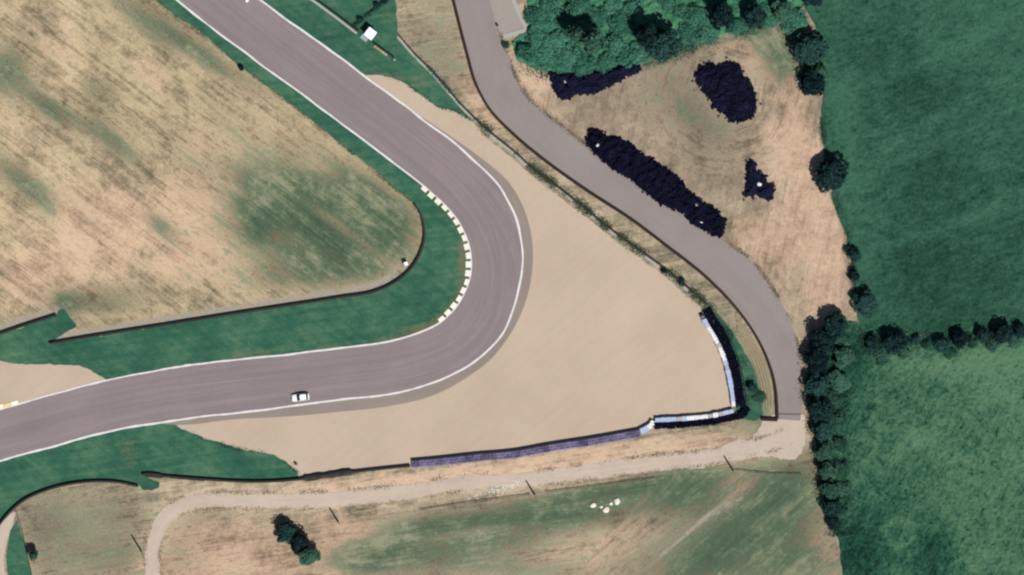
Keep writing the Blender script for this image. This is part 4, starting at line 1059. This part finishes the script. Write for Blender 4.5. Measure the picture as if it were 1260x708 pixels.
# wood at the top
plant(T, 'leaf_mid', 731, 54, 19, 10.5, 'tall muted green tree in the wood above the tyre stack')
plant(T, 'leaf_mid', 708, 44, 15, 9.0, 'tall tree at the left of the wood casting a dark patch')
plant(T, 'leaf_dark', 816, 54, 22, 9.5, 'broad tall dark tree at the wood edge above the yard')
plant(T, 'leaf_dark', 798, 44, 18, 9.5, 'tall dark tree left of the broad one at the wood edge')
plant(T, 'leaf_dark', 888, 22, 17, 7.5, 'dark tree at the wood edge above the round tyre mound')
plant(T, 'leaf_dark', 930, 22, 16, 6.0, 'dark tree at the top edge right of the mound')
plant(T, 'leaf_mid', 962, 12, 16, 5.5, 'green tree at the top right corner of the wood')
plant(T, 'leaf_dark', 1000, -2, 14, 5.5, 'dark tree on the top picture edge beside the crop')
wood = [(655, 20, 'bright bush beside the upper end of the concrete pad kerb'), (660, 46, 'bright bush at the lower corner of the concrete pad'), (648, 66, 'bright bush nearest the service road at the wood corner'),
        (672, 70, 'bright bush just above the left end of the tyre stack under the trees'), (682, 50, 'bright bush left of the tall tree casting a dark patch'), (690, 78, 'bright bush leaning over the left half of the tyre stack'),
        (676, 8, 'bright bush on the top edge above the pad side of the wood'), (702, 70, 'bright bush in front of the tall tree casting a dark patch'), (718, 80, 'bright bush leaning over the middle of the tyre stack'),
        (746, 79, 'bright bush leaning over the right half of the tyre stack'), (738, 22, 'bright bush behind the tall muted green tree'), (754, 6, 'bright bush on the top edge between the two dark patches'),
        (764, 30, 'bright bush left of the second dark patch in the wood'), (757, 56, 'bright bush right of the tall muted green tree'), (772, 70, 'bright bush right of the tyre stack at the wood edge'),
        (787, 66, 'bright bush in front of the tall dark pair of trees'), (778, 10, 'bright bush on the top edge above the second dark patch'), (838, 16, 'bright bush on the right of the second dark patch'),
        (846, 40, 'bright bush right of the broad tall dark tree'), (858, 20, 'bright bush left of the dark tree above the mound'), (868, 38, 'bright bush at the wood edge above the round tyre mound'),
        (822, 4, 'bright bush on the top edge above the broad dark tree'), (908, 32, 'bright bush between the two dark trees at the yard top'), (948, 20, 'bright bush beside the green tree at the wood corner'), (978, 26, 'bright bush above the large dark tree at the crop corner'),
        (714, 8, 'bright bush on the top edge behind the first dark patch'), (694, 24, 'bright bush inside the first dark patch'), (665, 32, 'bright bush right of the concrete pad kerb')]
for x, y, lb in wood:
    plant(H, 'leaf_bright', x, y, random.uniform(12, 18), random.uniform(1.6, 3.0), lb, 'bush', 'bright bushes in the scrub at the top')
# solitary plants
plant(T, 'leaf_dark', 352, 656, 15, 4.6, 'dark tree standing in for shadow at the upper left of the lone clump below the dirt track')  # this crown and the next are added to darken the green tree's cast shadow
plant(T, 'leaf_dark', 367, 668, 14, 5.0, 'dark tree standing in for shadow in the middle of the lone clump below the dirt track')
plant(T, 'leaf_mid', 381, 684, 14, 5.4, 'green tree at the lower right of the lone clump below the dirt track')
plant(T, 'leaf_mid', 42, 682, 8, 4.0, 'small tree beside the wire fence in the bottom left corner')
plant(H, 'leaf_dark', 297, 84, 4, 1.6, 'tiny dark bush at the upper meadow edge beside the verge', 'bush')
plant(H, 'leaf_dark', 927, 477, 8, 2.4, 'dark bush inside the terraced strip at the right', 'bush')
plant(H, 'leaf_mid', 935, 490, 9, 1.2, 'green bush below the dark one in the terraced strip', 'bush')
plant(H, 'leaf_dark', 817, 333, 5, 1.3, 'dark bush on the weedy guardrail, upper of two', 'bush')
plant(H, 'leaf_dark', 838, 347, 6, 1.5, 'dark bush on the weedy guardrail, lower of two', 'bush')
plant(H, 'leaf_dark', 443, 25, 5, 1.4, 'small dark bush just above the white hut', 'bush')
plant(H, 'leaf_dark', 464, 8, 5, 1.5, 'small dark bush near the top edge above the hut', 'bush')
plant(H, 'leaf_dark', 472, 1, 5, 1.6, 'small dark bush on the top edge right of the hut', 'bush')
plant(H, 'leaf_mid', 622, 56, 6, 1.2, 'low bush beside the concrete pad corner', 'bush')
plant(H, 'leaf_mid', 364, 571, 2.5, .9, 'tiny plant at the tip of the green verge in the gravel', 'bush')

# weeds that nobody could count
def weeds(path, width, n, name, m, size=.16, hmax=.5, parent=None):
    p = resample(path, 1.0); nn_ = normals(p)
    k = RNG.integers(0, len(p), n); of = RNG.normal(0, width, n)
    cl = np.array(rnoise(len(p), 6, 1.0)); keep = RNG.random(n) < (.35 + .4 * np.clip(cl[k], -1, 1.5))
    k = k[keep]; of = of[keep]; n = len(k)
    c = p[k] + nn_[k] * of[:, None]
    ctr = np.stack([(c[:, 0] - 630) * S, (354 - c[:, 1]) * S, RNG.uniform(.08, hmax, n)], 1)
    t1 = RNG.normal(size=(n, 3)); t1 /= np.linalg.norm(t1, axis=1)[:, None]
    t2 = np.cross(t1, RNG.normal(size=(n, 3))); t2 /= np.linalg.norm(t2, axis=1)[:, None]
    s_ = size * RNG.uniform(.6, 1.4, n)[:, None]
    q = np.stack([ctr - t1 * s_, ctr - t2 * s_ * .6, ctr + t1 * s_, ctr + t2 * s_ * .6], 1).reshape(-1, 3)
    me_ = bpy.data.meshes.new(name); me_.from_pydata(q.tolist(), [], np.arange(n * 4).reshape(-1, 4).tolist()); me_.update()
    return tag(link(name, me_, m), kind='stuff')
weeds(sub(RAIL_E, 120, 540), 3.0, 16000, 'weeds', MAT['weed'])
weeds(sub(RAIL_E, 0, 140), 1.6, 2500, 'weeds', MAT['leaf_mid'])
weeds(crom([(868, 376), (888, 400), (905, 430), (920, 470), (922, 510)], 2), 4.5, 6000, 'weeds', MAT['leaf_bright'], .14, .25)
weeds(crom([(640, 84), (690, 92), (745, 84), (800, 76), (842, 60), (900, 42), (960, 30), (978, 60), (990, 110)], 2), 5, 12000, 'weeds', MAT['leaf_bright'], .17, .6)
weeds(crom([(436, 32), (458, 14), (478, -2)], 2), 1.6, 1600, 'weeds', MAT['leaf_dark'], .15, .6)
weeds(crom([(1018, 130), (1012, 150), (1018, 190), (1030, 250), (1045, 290), (1050, 330), (1053, 370)], 2), 2.5, 4000, 'weeds', MAT['leaf_mid'], .15, .5)
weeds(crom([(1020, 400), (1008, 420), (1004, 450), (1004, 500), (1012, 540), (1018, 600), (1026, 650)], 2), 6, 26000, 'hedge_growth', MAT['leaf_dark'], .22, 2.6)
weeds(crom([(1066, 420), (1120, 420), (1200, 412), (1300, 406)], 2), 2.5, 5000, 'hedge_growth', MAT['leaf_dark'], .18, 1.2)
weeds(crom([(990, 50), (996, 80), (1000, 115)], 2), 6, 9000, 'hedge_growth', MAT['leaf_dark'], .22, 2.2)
weeds(crom([(1040, 400), (1030, 500), (1034, 600), (1036, 660)], 2), 9, 16000, 'weeds', MAT['leaf_mid'], .17, .6)
weeds(crom([(1056, 420), (1120, 420), (1200, 414), (1300, 408)], 2), 7, 14000, 'weeds', MAT['leaf_mid'], .17, .6)

weeds(sub(sr_r, 100, 700), 1.6, 9000, 'dry_tufts', MAT['straw'], .14, .25)
weeds(INFIELD_EDGE[100:], 1.2, 4000, 'dry_tufts', MAT['straw'], .14, .25)
weeds(offset(DIRT_MID, 10), 1.8, 7000, 'dry_tufts', MAT['straw'], .14, .22)
weeds(offset(DIRT_MID, -10), 1.8, 7000, 'dry_tufts', MAT['straw'], .14, .22)

weeds(crom([(217, 524), (251, 540), (291, 552), (335, 560), (367, 582)], 2), 1.4, 1500, 'verge_tufts', MAT['leaf_mid'], .13, .2)
weeds(crom([(459, 92), (484, 96.6), (515, 114), (535, 130), (559, 137), (583, 149)], 2), 1.4, 1500, 'verge_tufts', MAT['leaf_mid'], .13, .2)

# ------------------------------------------------------------------ posts and wire fences
def utility_pole(x, y, label, h=6.0):
    root = empty('utility_pole', P(x, y, 0), 0, label, 'pole', 'wooden poles along the dirt track')
    g = Geo(); g.tube((0, 0, -.1), (0, 0, h), .25, .18, 10); g.build('shaft', MAT['wood'], root)
    g = Geo(); g.tube((0, 0, h), (0, 0, h + .12), .185, .05, 10); g.build('cap', MAT['galv'], root)
    g = Geo(); g.tube((.45, -.75, 0.0), (.05, -.05, h * .45), .08, .08, 6); g.build('brace', MAT['wood'], root)
utility_pole(173.5, 677.5, 'wooden pole left of the dirt track bend', 6.2)
utility_pole(416, 642, 'wooden pole below the dirt track right of the solitary tree', 5.6)
utility_pole(658, 609, 'wooden pole below the middle of the dirt track', 5.6)
utility_pole(902, 579, 'wooden pole below the right end of the dirt track', 5.8)
def wire_fence(pts, label, step=14, h=1.1):
    p = resample(crom(pts, 2), 2.0); c = p[len(p) // 2]; o = P(c[0], c[1], 0)
    root = empty('wire_fence', o, 0, label, 'fence')
    q = resample(p, step); pm = None
    for x, y in q:
        if pm is None:
            g = Geo(); g.tube((0, 0, -.05), (0, 0, h), .06, .05, 6); pm = pymesh('post', g.v, g.f); pm.materials.append(MAT['wood'])
        w = link('post', pm, None, root); w.location = P(x, y, 0) - o
    for z in (.55, .62):
        g = Geo(); g.sweep(p, [(-.06, z - .025), (-.06, z + .025), (.06, z + .025), (.06, z - .025)])
        g.v = [(x - o.x, y - o.y, zz) for x, y, zz in g.v]; g.build('wire', MAT['wire'], root)
wire_fence([(518, 627.5), (575, 619), (652, 609)], 'low dark wire fence left of the middle pole')
wire_fence([(672, 606), (735, 598), (805, 588.5)], 'low dark wire fence right of the middle pole')
wire_fence([(905, 578.5), (945, 582.5), (986, 583.5)], 'low dark wire fence from the right pole to the tree belt')
wire_fence([(20, 629), (27, 652), (33, 680), (39, 706), (44, 735)], 'low dark wire fence in the bottom left corner')
wire_fence([(437, 31), (458, 14), (480, -3)], 'low dark wire fence climbing from the hut to the top edge')
fp = fence_path
wire_fence([tuple(q) for q in fp[::20]], 'wire fence behind the black tyre columns right of the gravel', 12, 1.5)

# ------------------------------------------------------------------ white hut, timber screen, marshal box
hx = P(456, 42)
hut = empty('trackside_hut', hx, math.radians(-38), 'small white flat roofed hut beside the track near the top', 'hut')
g = Geo(); g.box((0, 0, 1.25), (2.0, 2.0, 2.5)); g.build('wall', MAT['wall'], hut)
g = Geo(); g.box((0, 0, 2.585), (2.35, 2.35, .16)); g.box((0, 0, 2.70), (2.2, 2.2, .06)); g.build('roof', MAT['roof'], hut)
g = Geo(); g.box((-.45, -1.02, 1.0), (.8, .05, 2.0)); d_ = g.build('door', MAT['teal'], hut)
g = Geo(); g.box((-.75, -1.06, 1.0), (.05, .05, .16)); g.build('handle', MAT['galv'], d_)
g = Geo(); g.box((.5, -1.015, 1.5), (.7, .04, .7)); w_ = g.build('window', MAT['glass'], hut)
g = Geo()
for bx_ in ((.5, -1.04, 1.88, .8, .06, .06), (.5, -1.04, 1.12, .8, .06, .06), (.13, -1.04, 1.5, .06, .06, .7), (.87, -1.04, 1.5, .06, .06, .7)): g.box(bx_[:3], bx_[3:])
g.build('frame', MAT['wall'], w_)
g = Geo(); g.box((-.6, -1.75, .35), (1.9, 1.1, .12)); g.box((-1.4, -1.3, .145), (.12, .12, .29)); g.box((.2, -1.3, .145), (.12, .12, .29)); g.box((-1.4, -2.2, .145), (.12, .12, .29)); g.box((.2, -2.2, .145), (.12, .12, .29)); g.build('platform', MAT['step'], hut)
# low timber-faced screen right of the hut
a, b = P(460, 54), P(485, 72); m_ = (a + b) / 2; L_ = (b - a).length
scr = empty('trackside_screen', m_, math.atan2(b.y - a.y, b.x - a.x), 'short dark screen faced with tan boards right of the hut', 'screen')
g = Geo(); g.box((0, .05, .55), (L_, .3, 1.1)); g.build('panel', MAT['rail'], scr)
for k in range(5):
    g = Geo(); g.box((-L_ * .38 + k * L_ * .13, -.42, .22 + .02 * (k % 2)), (L_ * .12, .5, .4)); g.build('board', MAT['tan'] if k < 3 else MAT['kerbtop'], scr)
g = Geo(); g.box((L_ / 2 + .3, -.25, .3), (.5, .5, .6)); g.build('end_block', MAT['kerbtop'], scr)
# marshal box inside the hook of the guardrail
mb = empty('marshal_box', P(499, 324.5), math.radians(20), 'small box with white lid inside the hooked guardrail', 'cabinet')
g = Geo(); g.box((0, 0, .7), (1.0, 1.0, 1.4)); g.build('body', MAT['teal'], mb)
g = Geo(); g.box((.1, -.1, 1.45), (.9, .9, .09), 0, .94); g.build('lid', MAT['roof'], mb)
g = Geo(); g.box((0, -.51, .7), (.7, .03, 1.1)); g.build('door', MAT['step'], mb)
# small barrel by the pad
g = Geo(); g.lathe([(.24, 0), (.28, .03), (.28, .28), (.30, .30), (.28, .32), (.28, .58), (.30, .6), (.28, .62), (.28, .86), (.25, .88), (.24, .85), (.02, .84)], (0, 0, 0), 14)
o = g.build('oil_drum', MAT['rail']); o.location = P(612, 31.5, .076); tag(o, 'dark drum standing on the edge of the concrete pad', 'drum')
# white marker board on the track at the top edge
g = Geo(); g.box((0, 0, .05), (.7, .6, .1)); g.box((0, 0, .5), (.9, .5, .8), 0, .8)
o = g.build('marker_block', MAT['roof']); o.location = P(304, 1, .085); o.rotation_euler = (0, 0, .6); tag(o, 'small white marker block on the track at the top edge', 'marker')

# ------------------------------------------------------------------ white stones in the lower meadow and on the dirt track
def boulder(x, y, r_, label, seed, group=None, flat=.5):
    rs = np.random.default_rng(seed)
    bm = bmesh.new(); bmesh.ops.create_icosphere(bm, subdivisions=2, radius=1)
    ph = rs.uniform(0, 6, 6)
    for v in bm.verts:
        q = v.co.copy(); k = 1 + .16 * math.sin(3 * q.x + ph[0]) * math.cos(2.5 * q.y + ph[1]) + .10 * math.sin(5 * q.z + 4 * q.x + ph[2]) + rs.normal(0, .04)
        v.co = Vector((q.x * k * r_ * (1 + .2 * math.sin(ph[3])), q.y * k * r_, q.z * k * r_ * flat + r_ * flat * .55))
    me_ = bpy.data.meshes.new('boulder'); bm.to_mesh(me_); bm.free(); me_.materials.append(MAT['stone'])
    o_ = link('boulder', me_); o_.location = P(x, y, 0); o_.rotation_euler = (0, 0, rs.uniform(0, 6)); tag(o_, label, 'boulder', group)
G_ = 'white stones in the lower meadow'
boulder(730, 622, .75, 'white boulder at the left of the group below the dirt track', 1, G_)
boulder(746, 627.5, .7, 'white boulder lowest of the group below the dirt track', 2, G_)
boulder(759, 617, .8, 'white boulder at the right of the group below the dirt track', 3, G_)
boulder(752, 620, .4, 'small white boulder between the larger ones below the dirt track', 4, G_)
boulder(740, 624, .35, 'smallest white boulder beside the lowest one of the group', 5, G_)
cl = np.array([(592, 603), (600, 599), (615, 597), (632, 590), (640, 592), (628, 600), (610, 606), (598, 609)], float)
# heap of pale chippings spilled along the track edge
n = 260; pp = RNG.normal(0, 1, (n, 2)) * np.array([15, 2.4]); a_ = math.radians(-16)
V = []; F = []; k = 0
for dx, dy in pp:
    x = 616 + dx * math.cos(a_) - dy * math.sin(a_); y = 601 + dx * math.sin(a_) + dy * math.cos(a_)
    s_ = RNG.uniform(.08, .26); q = P(x, y, .06)
    b_ = np.array([(1, 0, 0), (0, 1, 0), (-1, 0, 0), (0, -1, 0), (0, 0, .8), (0, 0, -.3)]) * s_ @ rot(*RNG.normal(0, .5, 3)).T + np.array(q)
    V.append(b_); F += [(k, k + 1, k + 4), (k + 1, k + 2, k + 4), (k + 2, k + 3, k + 4), (k + 3, k, k + 4), (k + 1, k, k + 5), (k + 2, k + 1, k + 5), (k + 3, k + 2, k + 5), (k, k + 3, k + 5)]; k += 6
me_ = pymesh('stone_chippings', np.concatenate(V), F)
tag(link('stone_chippings', me_, MAT['stone']), kind='stuff')

# ------------------------------------------------------------------ the car
def car(x, y, rz):
    root = empty('hatchback_car', P(x, y, .082), rz, 'white car driving on the lower straight beside the white edge line', 'car')
    # front points to -x; sections (x, half width, bottom, belt height)
    g = Geo()
    secs = [(-2.15, .58, .32, .60), (-2.05, .76, .24, .70), (-1.75, .86, .22, .79), (-1.0, .90, .20, .90), (0, .91, .20, .94), (1.1, .90, .20, .96), (1.75, .86, .22, .95), (2.02, .80, .28, .88), (2.10, .66, .36, .78)]
    rings = []
    for sx, w, b, t in secs:
        rings.append([(sx, -w * .92, b), (sx, w * .92, b), (sx, w, b + (t - b) * .35), (sx, w * .98, t - .12), (sx, w * .84, t), (sx, 0, t + .025), (sx, -w * .84, t), (sx, -w * .98, t - .12), (sx, -w, b + (t - b) * .35)])
    g.loft(rings)
    body = g.build('body', MAT['carpaint'], root, True)
    g = Geo()      # roof shell with its pillars
    secs = [(.0 - .25, .62, 1.34), (.15, .66, 1.44), (.8, .66, 1.46), (1.35, .62, 1.40)]
    rings = [[(sx, -w, t - .05), (sx, w, t - .05), (sx, w * .93, t), (sx, 0, t + .035), (sx, -w * .93, t)] for sx, w, t in secs]
    g.loft(rings); g.build('roof', MAT['carpaint'], root, False)
    for nm, (x0, w0, z0, x1, w1, z1) in (('windscreen', (-.98, .76, .93, -.26, .60, 1.36)), ('rear_window', (1.84, .72, .95, 1.37, .59, 1.39))):
        g = Geo(); v = [(x0, -w0, z0), (x0, w0, z0), (x1, w1, z1), (x1, -w1, z1)]; n_ = .03 if x0 < 0 else -.03
        g.add(v + [(a_ + n_, b_, c_ - .03) for a_, b_, c_ in v], [(0, 1, 2, 3), (7, 6, 5, 4), (0, 4, 5, 1), (1, 5, 6, 2), (2, 6, 7, 3), (3, 7, 4, 0)])
        g.build(nm, MAT['glass'], root)
    for sg in (-1, 1):
        for x0, x1, x2, x3 in ((-.86, .42, .42, -.22), (.50, 1.74, 1.34, .50)):
            g = Geo(); v = [(x0, sg * .80, .93), (x1, sg * .80, .94), (x2, sg * .64, 1.38), (x3, sg * .62, 1.35)]
            g.add(v + [(a_, b_ - sg * .03, c_) for a_, b_, c_ in v], [(0, 1, 2, 3), (7, 6, 5, 4), (0, 4, 5, 1), (1, 5, 6, 2), (2, 6, 7, 3), (3, 7, 4, 0)])
            g.build('side_window', MAT['glass'], root)
        g = Geo(); g.box((-.72, sg * 1.0, .98), (.16, .2, .13), 0, .85); g.build('mirror', MAT['trim'], root)
        g = Geo(); g.box((-2.03, sg * .56, .64), (.20, .34, .13), sg * .35); g.build('headlight', MAT['lamp'], root)
        g = Geo(); g.box((2.04, sg * .60, .76), (.13, .26, .20), -sg * .2); g.build('tail_light', MAT['redlamp'], root)
        for wx in (-1.32, 1.30):
            g = Geo(); g.tube((wx, sg * .70, .31), (wx, sg * .925, .31), .31, .31, 18); wh = g.build('wheel', MAT['trim'], root)
            g = Geo(); g.tube((wx, sg * .90, .31), (wx, sg * .935, .31), .20, .18, 12); g.build('rim', MAT['alloy'], wh)
    g = Geo(); g.box((-2.12, 0, .42), (.12, .9, .16)); g.build('grille', MAT['trim'], root)
    g = Geo(); g.box((0, 0, 1.17), (1.3, 1.18, .42), 0, .95); g.build('cabin_lining', MAT['trim'], root)
    g = Geo(); g.box((2.12, 0, .55), (.05, .5, .12)); g.build('number_plate', MAT['belt_white'], root)
    return root
car(370, 489, math.radians(6))
